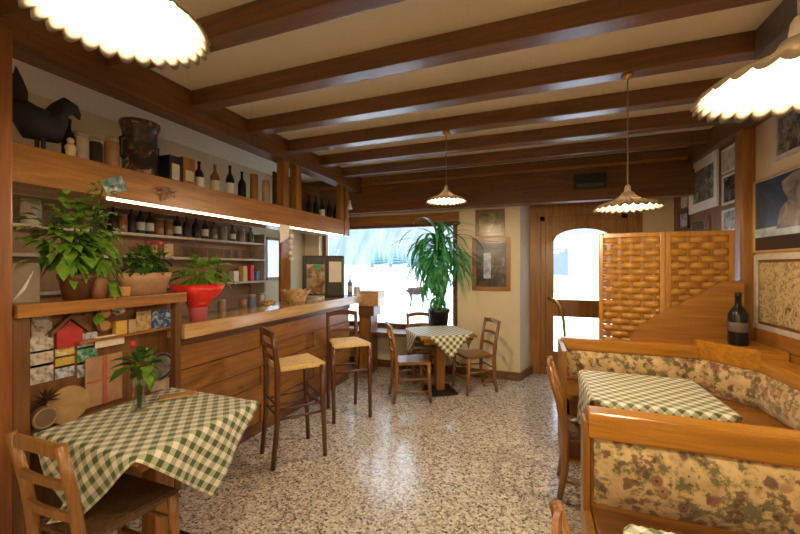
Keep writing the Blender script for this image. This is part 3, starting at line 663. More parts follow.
# ============================================================ PLANTS
def leafcloud(m, c, r, n, L, Wd, droop=.4, zs=1.0, seed=1, up=.2):
    rnd = random.Random(seed)
    for i in range(n):
        v = Vector((rnd.gauss(0, 1), rnd.gauss(0, 1), rnd.gauss(0, 1) * zs)).normalized(); q = Vector(c) + Vector((v.x * r[0], v.y * r[1], v.z * r[2])) * rnd.uniform(.25, 1)
        dv = v + Vector((rnd.uniform(-.5, .5), rnd.uniform(-.5, .5), up + rnd.uniform(-.3, .3))); s_ = rnd.uniform(.7, 1.25)
        m.leaf(q, dv, L * s_, Wd * s_, droop)
    return m
# trailing plant on the shelf unit
p = (-2.375, 1.27, Z1)
tp = thing('potted_plant', 'large trailing green plant in a brown pot on the shelf unit', 'plant', p)
MB().lathe([(0, 0), (.055, 0), (.075, .11), (.082, .115), (.082, .14), (.07, .14), (.065, .12), (0, .12)]).build('pot', plain('brown_pot', (.12, .045, .022), .5), tp, True)
m = MB(); leafcloud(m, (.03, -.03, .34), (.08, .20, .26), 190, .066, .052, .5, seed=3); leafcloud(m, (.03, .12, .30), (.05, .07, .24), 50, .06, .045, .8, seed=4, up=-.2); leafcloud(m, (.05, .13, .09), (.03, .05, .07), 14, .055, .04, .9, seed=5, up=-.3); leafcloud(m, (.05, .10, .62), (.03, .07, .05), 14, .06, .04, .5, seed=55)
m.build('foliage', m_leaf, tp, True)
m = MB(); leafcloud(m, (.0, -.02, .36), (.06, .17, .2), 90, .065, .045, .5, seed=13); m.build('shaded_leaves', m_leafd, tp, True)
m = MB()
for a in range(7): m.tube([(0, 0, .12), (.03 * cos(a), .05 * sin(a), .28), (.05 * cos(a), .14 * sin(a), .46)], .004, 6)
m.tube([(0, 0, .12), (.04, .05, .4), (.05, .10, .62)], .004, 6)
m.build('stem', m_leafd, tp, True)
# planter
p = (-2.44, 1.695, Z1)
pl = thing('planter', 'oval beige planter of small green leaves and red flowers on the shelf unit', 'plant', p)
MB().lathe([(0, 0), (.11, 0), (.13, .09), (.138, .095), (.142, .14), (.125, .14), (.12, .11), (0, .11)], sx=.52, sy=1.28, seg=32).build('pot', plain('beige_pot', (.50, .30, .17), .6), pl, True)
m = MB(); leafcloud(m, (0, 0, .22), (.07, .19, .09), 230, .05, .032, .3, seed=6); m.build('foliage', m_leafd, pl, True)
m = MB(); leafcloud(m, (0, 0, .23), (.07, .19, .08), 80, .05, .032, .3, seed=16); m.build('light_leaves', m_leaf, pl, True)
m = MB(); leafcloud(m, (0, .06, .33), (.03, .12, .02), 26, .03, .025, 0, seed=8); m.build('flowers', plain('flower_red', (.6, .05, .07), .5), pl, True)
m = MB()
for a in range(10): m.tube([(0, -.12 + a * .025, .1), (.01, -.12 + a * .027, .27)], .002, 5)
m.build('stem', m_leafd, pl)
# red wrapped pot on bar
p = (-2.40, 2.07, 1.15)
rp_ = thing('wrapped_plant', 'leafy plant in a pot wrapped in bright red paper on the bar end', 'plant', p)
MB().lathe([(0, 0), (.055, 0), (.07, .13), (.07, .16), (.05, .16), (.045, .12), (0, .12)]).build('pot', plain('pink_pot', (.55, .12, .14), .5), rp_, True)
MB().lathe([(.068, .105), (.075, .13), (.10, .16), (.15, .21), (.175, .27)], seg=64, wav=lambda j, a: (.10 * j / 4) * sin(a * 5) + .04 * sin(a * 3)).build('red_wrapping', plain('red_paper', (.72, .03, .02), .3), rp_, True, solid=.002)
m = MB(); leafcloud(m, (0, .04, .38), (.13, .20, .10), 60, .12, .075, .35, seed=9); m.build('foliage', m_leaf, rp_, True)
MB().lathe([(0, .15), (.066, .15), (.095, .26), (.09, .26), (0, .22)]).build('inner_paper', plain('ochre_paper', (.5, .25, .06), .5), rp_, True)
# dracaena on the sill
dpot = thing('dracaena', 'tall green dracaena with drooping strap leaves in a black pot by the window', 'plant', (-1.28, 5.05, .60))
MB().lathe([(0, 0), (.11, 0), (.14, .30), (.155, .31), (.155, .36), (.135, .36), (.13, .33), (0, .33)]).build('pot', black, dpot, True)
m = MB()
for dx, dy, h in ((0, 0, 1.25), (.07, 0, .85), (-.05, .0, .7)): m.tube([(dx * .4, dy, .3), (dx * .7, dy - .02, .3 + h * .35), (dx, dy - .05, .3 + h * .7)], .013, 8)
m.build('stem', plain('cane', (.25, .17, .08), .7), dpot, True)
rnd = random.Random(5); m = MB()
def strap(b, az, L, Wd, el, drp):
    prev = None; p = Vector(b); e = el; n = 9
    for i in range(n + 1):
        t = i / n; wdt = Wd * (.5 + 1.2 * t if t < .4 else 1 - ((t - .4) / .6) ** 2 * .95); sd = Vector((-sin(az), cos(az), 0))
        row = [m.bm.verts.new(p - sd * wdt / 2 + Vector((0, 0, .004))), m.bm.verts.new(p), m.bm.verts.new(p + sd * wdt / 2 + Vector((0, 0, .004)))]
        if prev: m.bm.faces.new((prev[0], prev[1], row[1], row[0])); m.bm.faces.new((prev[1], prev[2], row[2], row[1]))
        prev = row; p = p + Vector((cos(az) * cos(e), sin(az) * cos(e), sin(e))) * L / n; e -= drp / n
        p.y = min(p.y, .1)
for (b, cnt, L) in (((0, -.05, 1.25), 40, .80), ((.08, -.05, 1.0), 44, .70), ((-.03, -.04, .85), 34, .52), ((.05, -.05, 1.12), 30, .8), ((.0, -.05, .50), 26, .26)):
    for i in range(cnt):
        az = rnd.uniform(0, 2 * pi); 
        if sin(az) > .5: az = -az
        el = rnd.uniform(-.3, 1.35); strap((b[0], b[1], b[2] + rnd.uniform(-.12, .1)), az, L * rnd.uniform(.7, 1.1), .06, el, rnd.uniform(1.6, 3.0))
m.build('foliage', m_leafb, dpot, True)
# vase
p = onZ(139, 411, .76); p = Vector((p.x, p.y, .762))
vz = thing('glass_vase', 'glass vase with a sprig of green leaves and a red bud on the checked cloth', 'vase', p)
MB().lathe([(0, 0), (.035, 0), (.04, .01), (.03, .06), (.028, .12), (.036, .18), (.034, .18), (.026, .12), (.027, .06), (.034, .014), (0, .012)]).build('vase_body', glass('vase_glass', (.95, .96, .96), .4), vz, True)
MB().lathe([(0, .012), (.032, .014), (.026, .07), (0, .07)]).build('water', glass('water_glass', (.93, .95, .92), .3), vz, True)
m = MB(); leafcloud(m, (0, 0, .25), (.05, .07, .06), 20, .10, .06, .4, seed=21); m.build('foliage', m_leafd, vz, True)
m = MB(); leafcloud(m, (.02, .03, .25), (.03, .05, .05), 8, .09, .055, .3, seed=22); m.build('light_leaves', m_leaf, vz, True)
m = MB()
for a in range(4): m.tube([(.008 * a - .01, 0, .02), (.01 * a - .015, .004 * a, .24)], .003, 6)
m.tube([(0, 0, .1), (-.02, -.02, .36)], .002, 6); m.build('stem', m_leafd, vz)
MB().ball((-.02, -.02, .37), .014, sz=1.3).build('bud', plain('bud_red', (.6, .03, .04), .5), vz, True)
# plate of crispbread, breadsticks
p = onZ(178, 396, .76); t = thing('bread_board', 'small wooden board with crispbread on the checked cloth', 'board', (p.x, p.y, .7605), radians(50))
MB().box(-.10, .10, -.045, .045, 0, .008, .003).build('board', wcL, t); MB().box(-.07, .06, -.03, .03, .008, .014, .002).build('crispbread', plain('crisp', (.42, .22, .08), .8), t)
p = onZ(148, 408, .76); tag(MB().box(-.09, .09, -.009, .009, 0, .006, .002).build('breadstick_packet', plain('paper_cream', (.72, .62, .42), .7), None, loc=(p.x, p.y, .7605)), 'cream paper breadstick packet lying beside the vase', 'packet').rotation_euler = (0, 0, radians(48))

# ============================================================ NICHE DECORATION
XN = -2.458
def card(px0, px1, py0, py1, label, mat, X=XN, name='postcard', cat='postcard', th=.003, g='postcards on the shelf unit', rot=0):
    a = onX(px0, py0, X); b = onX(px1, py1, X); c = (a + b) / 2; hy = abs(b.y - a.y) / 2; hz = abs(a.z - b.z) / 2
    o = MB().box(0, th, -hy, hy, -hz, hz).build(name, mat, None, loc=(X, c.y, c.z)); o.rotation_euler = (rot, 0, 0); return tag(o, label, cat, g)
def cm(i, a, b, c): return picmat('card_%d' % i, [(.35, a), (.5, b), (.65, c)], 30, rough=.4)
gy = ((.25, .2, .15), (.55, .5, .45), (.7, .68, .62))
CARDS = [
 (31, 52, 315, 335, 'greyish postcard with a brown spot, top of the cards by the post', cm(0, (.45, .4, .34), (.5, .46, .4), (.2, .09, .04))),
 (30, 53, 338, 350, 'pale landscape postcard, upper of three beside the post', cm(1, *gy)),
 (30, 53, 352, 364, 'pale landscape postcard, middle of three beside the post', cm(2, (.3, .25, .2), (.6, .5, .4), (.62, .6, .58))),
 (30, 53, 366, 380, 'pale landscape postcard, lowest of three beside the post', cm(3, (.22, .18, .14), (.5, .45, .42), (.72, .7, .66))),
 (55, 74, 348, 355, 'yellow and white postcard below the red house sign', cm(4, (.6, .35, .06), (.7, .5, .15), (.65, .6, .5))),
 (55, 74, 357, 365, 'orange-yellow postcard in the second column of cards', cm(5, (.5, .25, .03), (.65, .42, .08), (.35, .4, .1))),
 (55, 74, 367, 375, 'blue and white mountain postcard low in the second column', cm(6, (.08, .12, .25), (.4, .45, .55), (.7, .72, .75))),
 (77, 97, 334, 346, 'bluish mountain postcard above the green one', cm(7, (.1, .15, .3), (.45, .48, .55), (.6, .62, .68))),
 (77, 97, 348, 361, 'dark green postcard in the third column', cm(8, (.02, .14, .07), (.05, .25, .12), (.4, .5, .5))),
 (77, 97, 363, 373, 'dark blue and white postcard under the green one', cm(9, (.05, .07, .15), (.3, .35, .45), (.65, .65, .68))),
 (136, 151, 312, 329, 'brown and tan picture card on the narrow shelf', cm(10, (.25, .13, .05), (.45, .3, .13), (.5, .38, .18))),
 (152, 171, 311, 327, 'blue postcard with a white house on the narrow shelf', cm(11, (.02, .06, .22), (.06, .14, .35), (.6, .62, .6))),
 (95, 124, 337, 343, 'long white card below the narrow shelf', cm(12, (.65, .6, .5), (.78, .74, .66), (.7, .5, .4))),
 (151, 169, 382, 390, 'plain cream card beneath the round metal dish', cm(13, (.5, .4, .3), (.58, .48, .35), (.5, .4, .3)))]
for c in CARDS: card(c[0], c[1], c[2], c[3], c[4], c[5], X=-2.42 if c[4].endswith('narrow shelf') else XN)
def disc(px, py, r, X, name, label, cat, mat, th=.012, rim=None, elong=1):
    c = onX(px, py, X); t = thing(name, label, cat, (X, c.y, c.z))
    m = MB(); n = 32; m.prism([(r * cos(2 * pi * i / n), r * elong * sin(2 * pi * i / n)) for i in range(n)], 0, th, 'X'); m.build('disc', mat, t)
    if rim:
        mm = MB(); ring = [(r * .86 * cos(2 * pi * i / n), r * .86 * elong * sin(2 * pi * i / n)) for i in range(n)]
        mm.tube([(th, *q) for q in ring + [ring[0]]], .006, 6); mm.build('rim', rim, t)
    return t
disc(67, 404, .10, -2.42, 'round_board', 'round pale wooden board leaning on the shelf unit', 'board', picmat('round_wood', [(.3, (.36, .22, .09)), (.7, (.52, .36, .17))], 8), .014)
disc(42, 417, .055, -2.37, 'small_basket', 'small round brown basket at the corner of the checked cloth', 'basket', plain('basket_brown', (.17, .10, .06), .7), .03, plain('basket_rim', (.3, .2, .1), .7))
disc(160, 366, .095, -2.445, 'metal_dish', 'round dark metal dish hanging above the cream card', 'dish', picmat('dish_relief', [(.3, (.07, .06, .055)), (.7, (.30, .27, .25))], 18, rough=.3), .012, iron)
disc(104, 313, .04, -2.44, 'wood_slice', 'upper round wood slice with green leaf near the narrow shelf', 'ornament', plain('slice_wood', (.50, .28, .09), .6), .012, wbZ)
disc(104, 325, .04, -2.44, 'wood_slice', 'lower round wood slice with green leaf near the narrow shelf', 'ornament', plain('slice_wood2', (.42, .22, .07), .6), .012, wbZ)
disc(118, 310, .04, -2.43, 'oval_plaque', 'small white oval plaque with dark bird on the narrow shelf', 'plaque', picmat('oval_pic', [(.45, (.6, .58, .55)), (.6, (.08, .08, .08))], 20), .008, None, .7)
t = thing('leaf_sprig', 'green leaf sprig tucked between the wood slices', 'sprig', onX(98, 312, -2.41)); m = MB(); leafcloud(m, (0, 0, 0), (.02, .06, .03), 16, .05, .035, .3, seed=31); m.build('foliage', m_leaf, t, True)
for px0, px1, py0, py1, lb, colr in ((114, 125, 318, 330, 'small yellow box on the narrow shelf', (.6, .38, .08)), (127, 134, 318, 330, 'slim tan box beside the yellow one on the narrow shelf', (.45, .32, .18))):
    a = onX(px0, py0, -2.43); b = onX(px1, py1, -2.43); tag(MB().box(-.02, .02, -abs(b.y - a.y) / 2, abs(b.y - a.y) / 2, 0, a.z - b.z, .002).build('small_box', plain(lb, colr, .6), None, loc=(-2.43, (a.y + b.y) / 2, 1.1355)), lb, 'box')
t = thing('house_sign', 'red house-shaped sign among the postcards', 'sign', onX(68, 334, XN)); MB().prism([(-.06, -.07), (.06, -.07), (.06, .02), (0, .075), (-.06, .02)], 0, .02, 'X').build('red_front', plain('sign_red', (.45, .03, .03), .5), t)
MB().prism([(-.09, .0), (0, .09), (.09, .0), (.09, .025), (0, .115), (-.09, .025)], 0, .03, 'X').build('roof_board', wbZ, t)
t = thing('wood_plaque', 'pinkish wooden slab tied with a ribbon behind the vase', 'plaque', onX(104, 378, -2.44)); MB().box(-.005, .008, -.10, .10, -.15, .14, .003).build('slab', picmat('slab', [(.3, (.36, .20, .12)), (.7, (.48, .30, .18))], 9), t)
MB().box(.008, .011, -.012, .012, -.15, .14).box(.008, .012, -.09, .09, -.01, .004).build('ribbon', plain('ribbon', (.42, .12, .06), .5), t)
t = thing('dried_leaf', 'dark brown dried leaf leaning on the round board', 'leaf', onX(46, 397, -2.38)); m = MB()
for a in range(9): m.leaf((0, 0, -.02), (0, cos(radians(a * 25 - 10)), sin(radians(a * 25 - 10))), .07, .035, 0)
m.build('blades', plain('dead_leaf', (.08, .04, .02), .7), t)

# things on the unit's top
t = thing('leaning_board', 'pale grey board with a white feather leaning on the corner post', 'board', (-2.42, 1.0, Z1)); MB().box(-.01, .01, 0, .13, 0, .2, .003).build('board', plain('grey_board', (.28, .22, .17), .7), t)
MB().tube([(.014, .02, .01), (.018, .06, .07), (.014, .1, .16)], [.003, .009, .002], 8).build('feather', white, t, True)
tag(MB().lathe([(0, 0), (.04, 0), (.045, .04), (.045, .11), (.03, .13), (0, .13)]).build('clay_jug', plain('clay', (.24, .09, .04), .5), None, True, loc=(-2.36, 1.375, Z1)), 'brown clay jug beside the trailing plant pot', 'jug')
tag(MB().box(-.03, .03, -.06, .06, 0, .06, .006).build('candle_box', plain('amber_box', (.5, .25, .07), .4), None, loc=(-2.36, 1.47, Z1)), 'amber box at the foot of the trailing plant', 'box')
t = thing('dark_bottle', 'dark bottle standing between trailing plant and planter', 'bottle', (-2.50, 1.45, Z1)); MB().lathe([(0, 0), (.038, 0), (.04, .01), (.04, .17), (.014, .22), (.014, .28), (0, .28)]).build('bottle_body', black, t, True); MB().lathe([(0, .28), (.016, .28), (.016, .30), (0, .30)]).build('cap', white, t)

# ============================================================ BOTTLES & SHELF ITEMS
BG = {}
def bmat(c, r=.12):
    k = 'b%.2f%.2f%.2f' % c
    if k not in BG: BG[k] = plain(k, c, r if c[0] > .05 else .3, coat=.6 if c[0] > .05 else 0, spec=.5 if c[0] > .05 else .3)
    return BG[k]
lab_mats = [plain('label_cream', (.6, .52, .38), .6), plain('label_white', (.68, .66, .6), .6), plain('label_gold', (.42, .28, .08), .5), plain('label_red', (.4, .07, .05), .6)]
def bottle(loc, h, r, col, lab, label, group, name='bottle', cat='bottle', cap=(.02, .02, .02)):
    t = thing(name, label, cat, loc, 0, group)
    MB().lathe([(0, 0), (r * .95, 0), (r, h * .03), (r, h * .58), (r * .75, h * .67), (r * .33, h * .76), (r * .30, h * .93), (0, h * .93)], seg=18).build('bottle_body', bmat(col), t, True)
    MB().lathe([(0, h * .92), (r * .36, h * .92), (r * .36, h), (0, h)], seg=14).build('cap', bmat(cap, .4), t, True)
    if lab is not None: MB().lathe([(r * 1.0, h * .14), (r * 1.03, h * .15), (r * 1.03, h * .45), (r * 1.0, h * .46)], seg=18).build('paper_label', lab_mats[lab], t, True)
    return t
def jar(loc, h, r, col, label, group, cat='jar', name='jar', lid=(.35, .28, .2)):
    t = thing(name, label, cat, loc, 0, group)
    MB().lathe([(0, 0), (r * .95, 0), (r, h * .05), (r, h * .8), (r * .85, h * .88), (0, h * .88)], seg=18).build('jar_body', bmat(col, .25), t, True)
    MB().lathe([(0, h * .86), (r * .9, h * .86), (r * .9, h), (0, h)], seg=18).build('lid', bmat(lid, .4), t, True)
    return t
ORD = ['first', 'second', 'third', 'fourth', 'fifth', 'sixth', 'seventh', 'eighth', 'ninth', 'tenth', 'eleventh', 'twelfth', 'thirteenth', 'fourteenth', 'fifteenth', 'sixteenth', 'seventeenth', 'eighteenth']
# overhead shelf
ZS = 2.18; XS = -2.62
def ys(px): return onX(px, 200, XS).y
brown = plain('bird_black', (.022, .018, .018), .8, bump=.5)
t = thing('stuffed_bird', 'black stuffed grouse with raised tail on the overhead shelf', 'bird', (XS + .02, ys(38), ZS))
b = MB(); b.tube([(0, -.10, .26), (0, -.07, .22), (0, -.02, .17), (0, .04, .17), (0, .07, .23), (0, .09, .29), (0, .125, .325), (0, .155, .32), (0, .18, .295), (0, .187, .27)], [.04, .07, .10, .09, .06, .045, .05, .035, .018, .006], 14)
b.build('body', brown, t, True)
m = MB()
for a in range(7): m.leaf((0, -.08, .2), (.10 * (a - 3), -.22 - .05 * (a % 3), .9), .24, .07, 0)
m.build('tail_feathers', brown, t)
for s_ in (-.03, .03): MB().tube([(s_, 0, .1), (s_, 0, .0)], .010, 6).build('leg', brown, t)
MB().box(-.07, .07, -.12, .12, -.0, .012).build('plinth', wbX, t)
t = thing('porcelain_figure', 'small cream porcelain figure at the feet of the stuffed bird', 'figurine', (-2.52, ys(60), ZS)); MB().lathe([(0, 0), (.03, 0), (.022, .03), (.028, .07), (.012, .09), (0, .09)]).build('body', plain('cream_china', (.6, .45, .28), .4), t, True); MB().ball((0, 0, .105), .018).build('head', plain('cream_china', (.6, .45, .28), .4), t, True)
TOPG = 'bottles on the overhead shelf'
bottle((XS, ys(69), ZS), .26, .035, (.012, .012, .016), None, 'plain black bottle beside the stuffed bird', TOPG)
jar((XS, ys(80), ZS), .20, .045, (.45, .38, .3), 'cream stoneware jug next to the plain black bottle', 'jars on the overhead shelf', 'jug', 'stoneware_jug')
jar((XS, ys(95), ZS), .19, .04, (.03, .02, .02), 'dark jar between cream jug and tan canister', 'jars on the overhead shelf')
jar((XS, ys(112), ZS), .23, .042, (.35, .2, .1), 'tan canister before the big painted churn', 'jars on the overhead shelf', 'canister', 'canister')
t = thing('painted_churn', 'big dark painted milk churn with handles on the overhead shelf', 'churn', (XS - .03, ys(143), ZS))
MB().lathe([(0, 0), (.118, 0), (.12, .015), (.108, .03), (.106, .33), (.112, .34), (.124, .385), (.122, .40), (.10, .405), (0, .405)], seg=28).build('churn_body', picmat('churn_paint', [(.42, (.018, .014, .016)), (.56, (.07, .03, .022)), (.68, (.36, .28, .19))], 14, rough=.3), t, True)
for s_ in (-1, 1): MB().tube([(0, s_ * .105, .12), (0, s_ * .135, .14), (0, s_ * .135, .26), (0, s_ * .105, .28)], .008, 8).build('handle', iron, t, True)
t = thing('display_case', 'dark square case beside the painted churn', 'box', (XS, ys(168), ZS)); q_ = MB().box(-.08, .08, -.05, .05, 0, .21, .004).build('case', black, t); MB().box(.08, .083, -.03, .03, .03, .15).build('front_label', lab_mats[0], q_)
t = thing('wooden_crate', 'reddish wooden box with cream label on the overhead shelf', 'box', (XS, ys(183), ZS)); MB().box(-.07, .07, -.055, .055, 0, .23, .005).build('crate_body', wpZ, t); MB().box(.07, .073, -.035, .035, .05, .13).build('front_label', lab_mats[0], t)
for px, h, c, lb, s_ in ((199, .25, (.03, .015, .01), 1, 'dark wine bottle with white label next to the reddish box'), (215, .27, (.22, .09, .02), 0, 'amber bottle with cream label between two dark ones'), (230, .30, (.012, .01, .01), 1, 'tall black bottle, third wine bottle after the reddish box'), (242, .28, (.012, .01, .01), None, 'black unlabelled bottle beside the square wooden tube')):
    bottle((XS, ys(px), ZS), h, .037, c, lb, s_, TOPG, cap=(.01, .01, .01) if c[0] < .1 else (.3, .15, .05))
tag(MB().lathe([(0, 0), (.04, 0), (.04, .29), (0, .29)], seg=6).build('wooden_tube', wpZ, None, loc=(XS, ys(254), ZS)), 'hexagonal pine gift tube near the first shelf upright', 'tube')
jar((XS, ys(266), ZS), .27, .04, (.45, .32, .18), 'tall tan canister with grey lid near the shelf upright', 'jars on the overhead shelf', 'canister', 'canister')
for i, px in enumerate((309, 316, 322, 329, 335)): bottle((XS, ys(px), ZS), .26 + .02 * (i % 2), .035, (.015, .01, .01), (1 if i == 2 else None), ORD[i] + ' dark bottle counted from the double upright on the overhead shelf', TOPG)
# fascia cards
a = onX(114, 185, -2.449); o = tag(MB().box(0, .004, -.065, .065, -.045, .045).build('postcard', picmat('fascia_card', [(.35, (.03, .12, .3)), (.5, (.2, .3, .3)), (.65, (.65, .68, .7))], 14), None, loc=a), 'tilted blue postcard pinned to the overhead shelf fascia', 'postcard'); o.rotation_euler = (radians(25), 0, 0)
t = thing('dried_flowers', 'bunch of dried flowers pinned to the overhead shelf fascia', 'flowers', onX(165, 193, -2.44)); m = MB(); leafcloud(m, (.012, 0, 0), (.008, .07, .035), 46, .03, .02, 0, seed=41); m.build('petals', plain('dried_petal', (.32, .22, .15), .8), t)
# back shelf row
XB = -3.50
cols = [(.02, .015, .015), (.30, .11, .03), (.03, .02, .02), (.02, .04, .02), (.04, .02, .015), (.28, .10, .04), (.25, .12, .05), (.02, .02, .02), (.05, .03, .03), (.02, .02, .04), (.03, .02, .02), (.20, .18, .15), (.3, .25, .2), (.12, .1, .08), (.25, .2, .15), (.10, .16, .06)]
cn = ['black', 'amber', 'black', 'dark green', 'dark brown', 'amber', 'orange-brown', 'black', 'dark brown', 'navy', 'black', 'grey', 'beige', 'grey-brown', 'beige', 'green']
for i in range(16):
    px = 113 + i * 9.2; y = onX(px, 236, XB).y; c = cols[i]
    if i in (1, 5, 6, 12, 14): jar((XB, y, 1.865), .17, .043, c, '%s jar with pale lid, %s in the top back-bar row counted from the planter' % (cn[i], ORD[i]), 'bottles and jars on the top back-bar shelf')
    else: bottle((XB, y, 1.865), .24 if i < 11 else .20, .036, c, (1 if i in (3, 4, 7, 10, 13) else None), '%s bottle, %s in the top back-bar row counted from the planter' % (cn[i], ORD[i]), 'bottles and jars on the top back-bar shelf')
jar((XB, onX(31, 225, XB).y, 1.865), .19, .06, (.5, .45, .4), 'white stoneware jar on the back shelf near the corner post', 'bottles and jars on the top back-bar shelf')
gm = glass('drinking_glass', (.97, .97, .97), .35)
for i in range(9):
    px = 186 + i * 8.2; tag(MB().lathe([(0, 0), (.028, 0), (.036, .11), (.033, .11), (.026, .008), (0, .008)], seg=16).build('drinking_glass', gm, None, True, loc=(XB, onX(px, 257, XB).y, 1.655)), ORD[i] + ' clear drinking glass from the boxes in the row below the bottles', 'glass', 'drinking glasses on the middle back-bar shelf')
for px, h, w_, colr, lb in ((150, .11, .05, (.5, .3, .12), 'tan box left of the glasses on the middle back-bar shelf'), (166, .13, .05, (.55, .4, .2), 'cream box beside the glasses on the middle back-bar shelf')):
    tag(MB().box(-.04, .04, -w_, w_, 0, h, .004).build('carton', plain(lb, colr, .6), None, loc=(XB, onX(px, 257, XB).y, 1.655)), lb.replace('left of', 'further from'), 'carton')
for px, h, w_, colr, lb in ((206, .14, .045, (.5, .35, .2), 'tan carton on the lowest back-bar shelf'), (222, .16, .04, (.25, .14, .08), 'brown carton on the lowest back-bar shelf'), (234, .13, .04, (.7, .66, .6), 'white carton on the lowest back-bar shelf'), (243, .19, .035, (.62, .42, .12), 'yellow carton on the lowest back-bar shelf'), (250, .20, .03, (.55, .04, .05), 'red carton on the lowest back-bar shelf'), (256, .12, .03, (.15, .28, .5), 'light blue carton at the end of the lowest back-bar shelf')):
    tag(MB().box(-.04, .04, -w_, w_, 0, h, .004).build('carton', plain(lb, colr, .5), None, loc=(XB, onX(px, 280, XB).y, 1.3705)), lb, 'carton')

# ============================================================ ON THE BAR
def onbar(px, X): return onX(px, 300, X).y
# glass, tins on the worktop
t = thing('beer_glass', 'glass of amber beer on the bar behind the wrapped plant', 'glass', (-2.72, onbar(243, -2.72), 1.12)); MB().lathe([(0, 0), (.04, 0), (.048, .16), (.044, .16), (.037, .01), (0, .01)], seg=20).build('glass', gm, t, True); MB().lathe([(0, .012), (.035, .012), (.041, .11), (0, .11)], seg=20).build('beer', plain('beer', (.55, .22, .03), .2), t, True)
for px, X, h, c, lb in ((252, -2.74, .15, (.12, .16, .26), 'blue tin behind the bar beside the amber beer'), (262, -2.86, .14, (.35, .33, .3), 'grey tin behind the bar between blue tin and yellow bowl'), (222, -2.80, .12, (.3, .2, .1), 'brown tin behind the wrapped plant')): jar((X, onbar(px, X), 1.12), h, .038, c, lb, 'tins on the bar', 'tin', 'tin')
t = thing('snack_bowl', 'shallow bowl of yellow snacks on the bar', 'bowl', (-2.72, onbar(268, -2.72), 1.12)); MB().lathe([(0, 0), (.04, 0), (.09, .05), (.085, .05), (.036, .008), (0, .008)]).build('bowl', wcL, t, True)
o = MB()
for i in range(26): a = random.uniform(0, 6.28); r = random.uniform(0, .065); o.ball((r * cos(a), r * sin(a), .045 + random.uniform(0, .015)), .014, seg=8)
o.build('snacks', plain('snack', (.65, .38, .08), .6), t, True)['kind'] = 'stuff'
# basket
t = thing('bread_basket', 'pale wicker basket with pointed rim on the bar', 'basket', (-2.46, 3.37, 1.15)); n = 48
MB().lathe([(0, 0), (.085, 0), (.10, .05), (.12, .10), (.135, .13)], seg=n, wav=lambda j, a: 0).build('basket_body', picmat('wicker', [(.4, (.45, .30, .14)), (.6, (.68, .50, .28))], 60, 'cell'), t, True, solid=.004)
m = MB()
for k in range(12): a = 2 * pi * k / 12; m.leaf((.128 * cos(a), .128 * sin(a), .10), (cos(a) * .5, sin(a) * .5, .8), .07, .06, 0, 0)
m.build('pointed_rim', plain('rim_straw', (.62, .45, .24), .7), t, solid=.003)
m = MB()
for i in range(9): a = i * .7; m.ball((.05 * cos(a), .05 * sin(a), .12 + .01 * (i % 3)), .035, sz=.7, seg=12)
m.build('rolls', plain('rolls', (.6, .42, .22), .7), t, True)
# drinks machine
mc = thing('drinks_machine', 'black drinks machine with lit front and white panel on the bar', 'machine', (-2.62, 4.17, 1.15), radians(28))
MB().box(-.27, .27, -.02, .16, 0, .55, .012).build('housing', black, mc)
MB().box(-.25, .02, -.045, -.02, .44, .53, .006).box(-.25, -.215, -.10, -.02, .0, .5, .006).build('front_hood', black, mc)
MB().box(-.215, .02, -.024, -.02, .05, .44).build('display', picmat('machine_pic', [(.35, (.12, .05, .02)), (.5, (.35, .2, .08)), (.65, (.5, .5, .5))], 7), mc)
MB().lathe([(0, 0), (.04, 0), (.04, .008), (0, .008)], seg=20).build('green_glow', plain('green_glow', (.02, .40, .15), .4), mc).matrix_local = Matrix.Translation((-.07, -.03, .40)) @ Matrix.Rotation(radians(90), 4, 'X')  # plain green disc stands in for the machine's green glow
MB().box(.045, .255, -.05, -.02, .02, .54, .008).build('control_column', black, mc); q_ = bpy.data.objects['control_column']
MB().box(.075, .235, -.056, -.05, .20, .47, .003).build('white_panel', white, q_)
for x in (-.16, -.06): MB().tube([(x, -.03, .33), (x, -.09, .33), (x, -.10, .27)], .012, 8).build('spout', brass, mc, True)
MB().box(-.215, .02, -.11, -.02, .0, .03, .004).build('drip_tray', steel, mc)
bottle((-2.50, onbar(350, -2.50), 1.15), .28, .035, (.12, .20, .45), 1, 'blue and white bottle beside the drinks machine', None)
jar((-2.42, onbar(357, -2.42), 1.15), .11, .05, (.7, .66, .58), 'white cup-shaped jar at the window end of the bar', None)
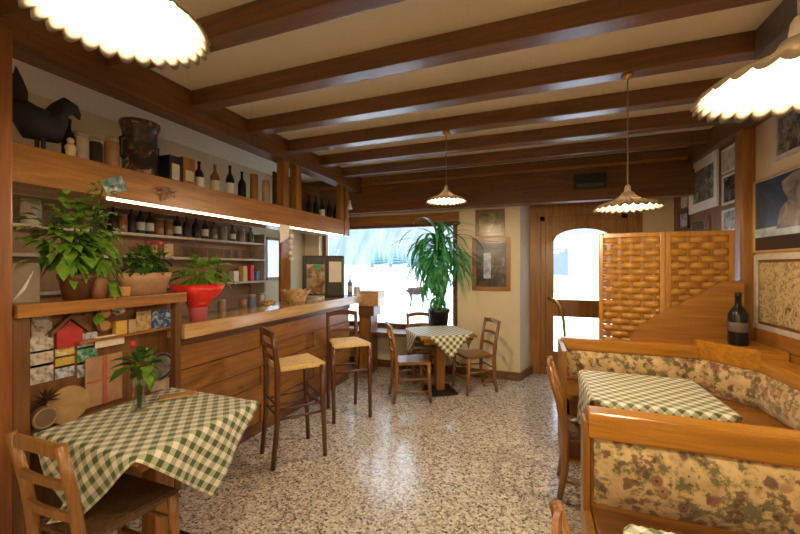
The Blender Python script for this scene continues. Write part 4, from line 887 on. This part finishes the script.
# hanging towel and garland
p = onX(282, 224, -2.47); t = thing('hanging_towel', 'white towel hanging from the lit shelf edge', 'towel', (-2.435, p.y, 1.99)); m = MB(); n = 14
rows = []
for j in range(9): rows.append([m.bm.verts.new((.012 * sin(i * 1.1 + j * .2), (-.09 + .18 * i / n) * (1 - .05 * j * (i / n)), -.2 * j / 8 * (1 - .35 * (i / n)))) for i in range(n + 1)])
for j in range(8):
    for i in range(n): m.bm.faces.new((rows[j][i], rows[j][i + 1], rows[j + 1][i + 1], rows[j + 1][i]))
m.build('cloth', white, t, True, solid=.003)
p = onX(290, 240, -2.44); t = thing('garlic_string', 'string of white garlic bulbs hanging beside the towel', 'garland', (-2.43, p.y, 1.98)); MB().tube([(0, 0, 0), (0, 0, -.36)], .003, 6).build('string', brass, t)
for k in range(5): MB().ball((0, .008 * (-1) ** k, -.10 - .06 * k), .026, sz=.9, seg=12).build('bulb', white, t, True)
p = onX(361, 208, -2.42); t = thing('angel_ornament', 'small white ornament hung on the last shelf upright', 'ornament', (-2.425, 4.535, p.z)); MB().lathe([(0, -.06), (.035, -.06), (.012, .03), (0, .03)], seg=14).build('body', white, t, True); MB().ball((0, 0, .045), .018).build('head', white, t, True); MB().tube([(0, 0, .06), (-.03, -.05, .16)], .002, 5).build('thread', white, t)

# side cabinet by the window
sc_ = thing('side_cabinet', 'small wooden cabinet between bar end and shop window', 'cabinet', (-2.23, 4.93, 0))
MB().box(-.2, .12, -.13, .13, .98, 1.20, .006).build('upper_box', wcL, sc_); MB().box(-.19, .0, -.12, .12, .0, .84).build('body', wbZ, sc_); MB().box(-.2, .05, -.13, .13, .84, .98, .005).build('drawer', wbX, sc_)
dd_ = MB().box(-.17, -.02, -.128, -.12, .06, .8, .003).build('door', wpZ, sc_); MB().ball((-.04, -.134, .5), .01, seg=8).build('knob', brass, dd_)
# magnum on ledge
t = bottle((1.47, 3.545, .956), .40, .062, (.012, .009, .010), None, 'magnum wine bottle standing on the corner ledge of the bench', None)
MB().lathe([(.0622, .10), (.064, .105), (.064, .17), (.0622, .175)], seg=20).build('paper_label', plain('dim_label', (.10, .08, .08), .5), t, True)
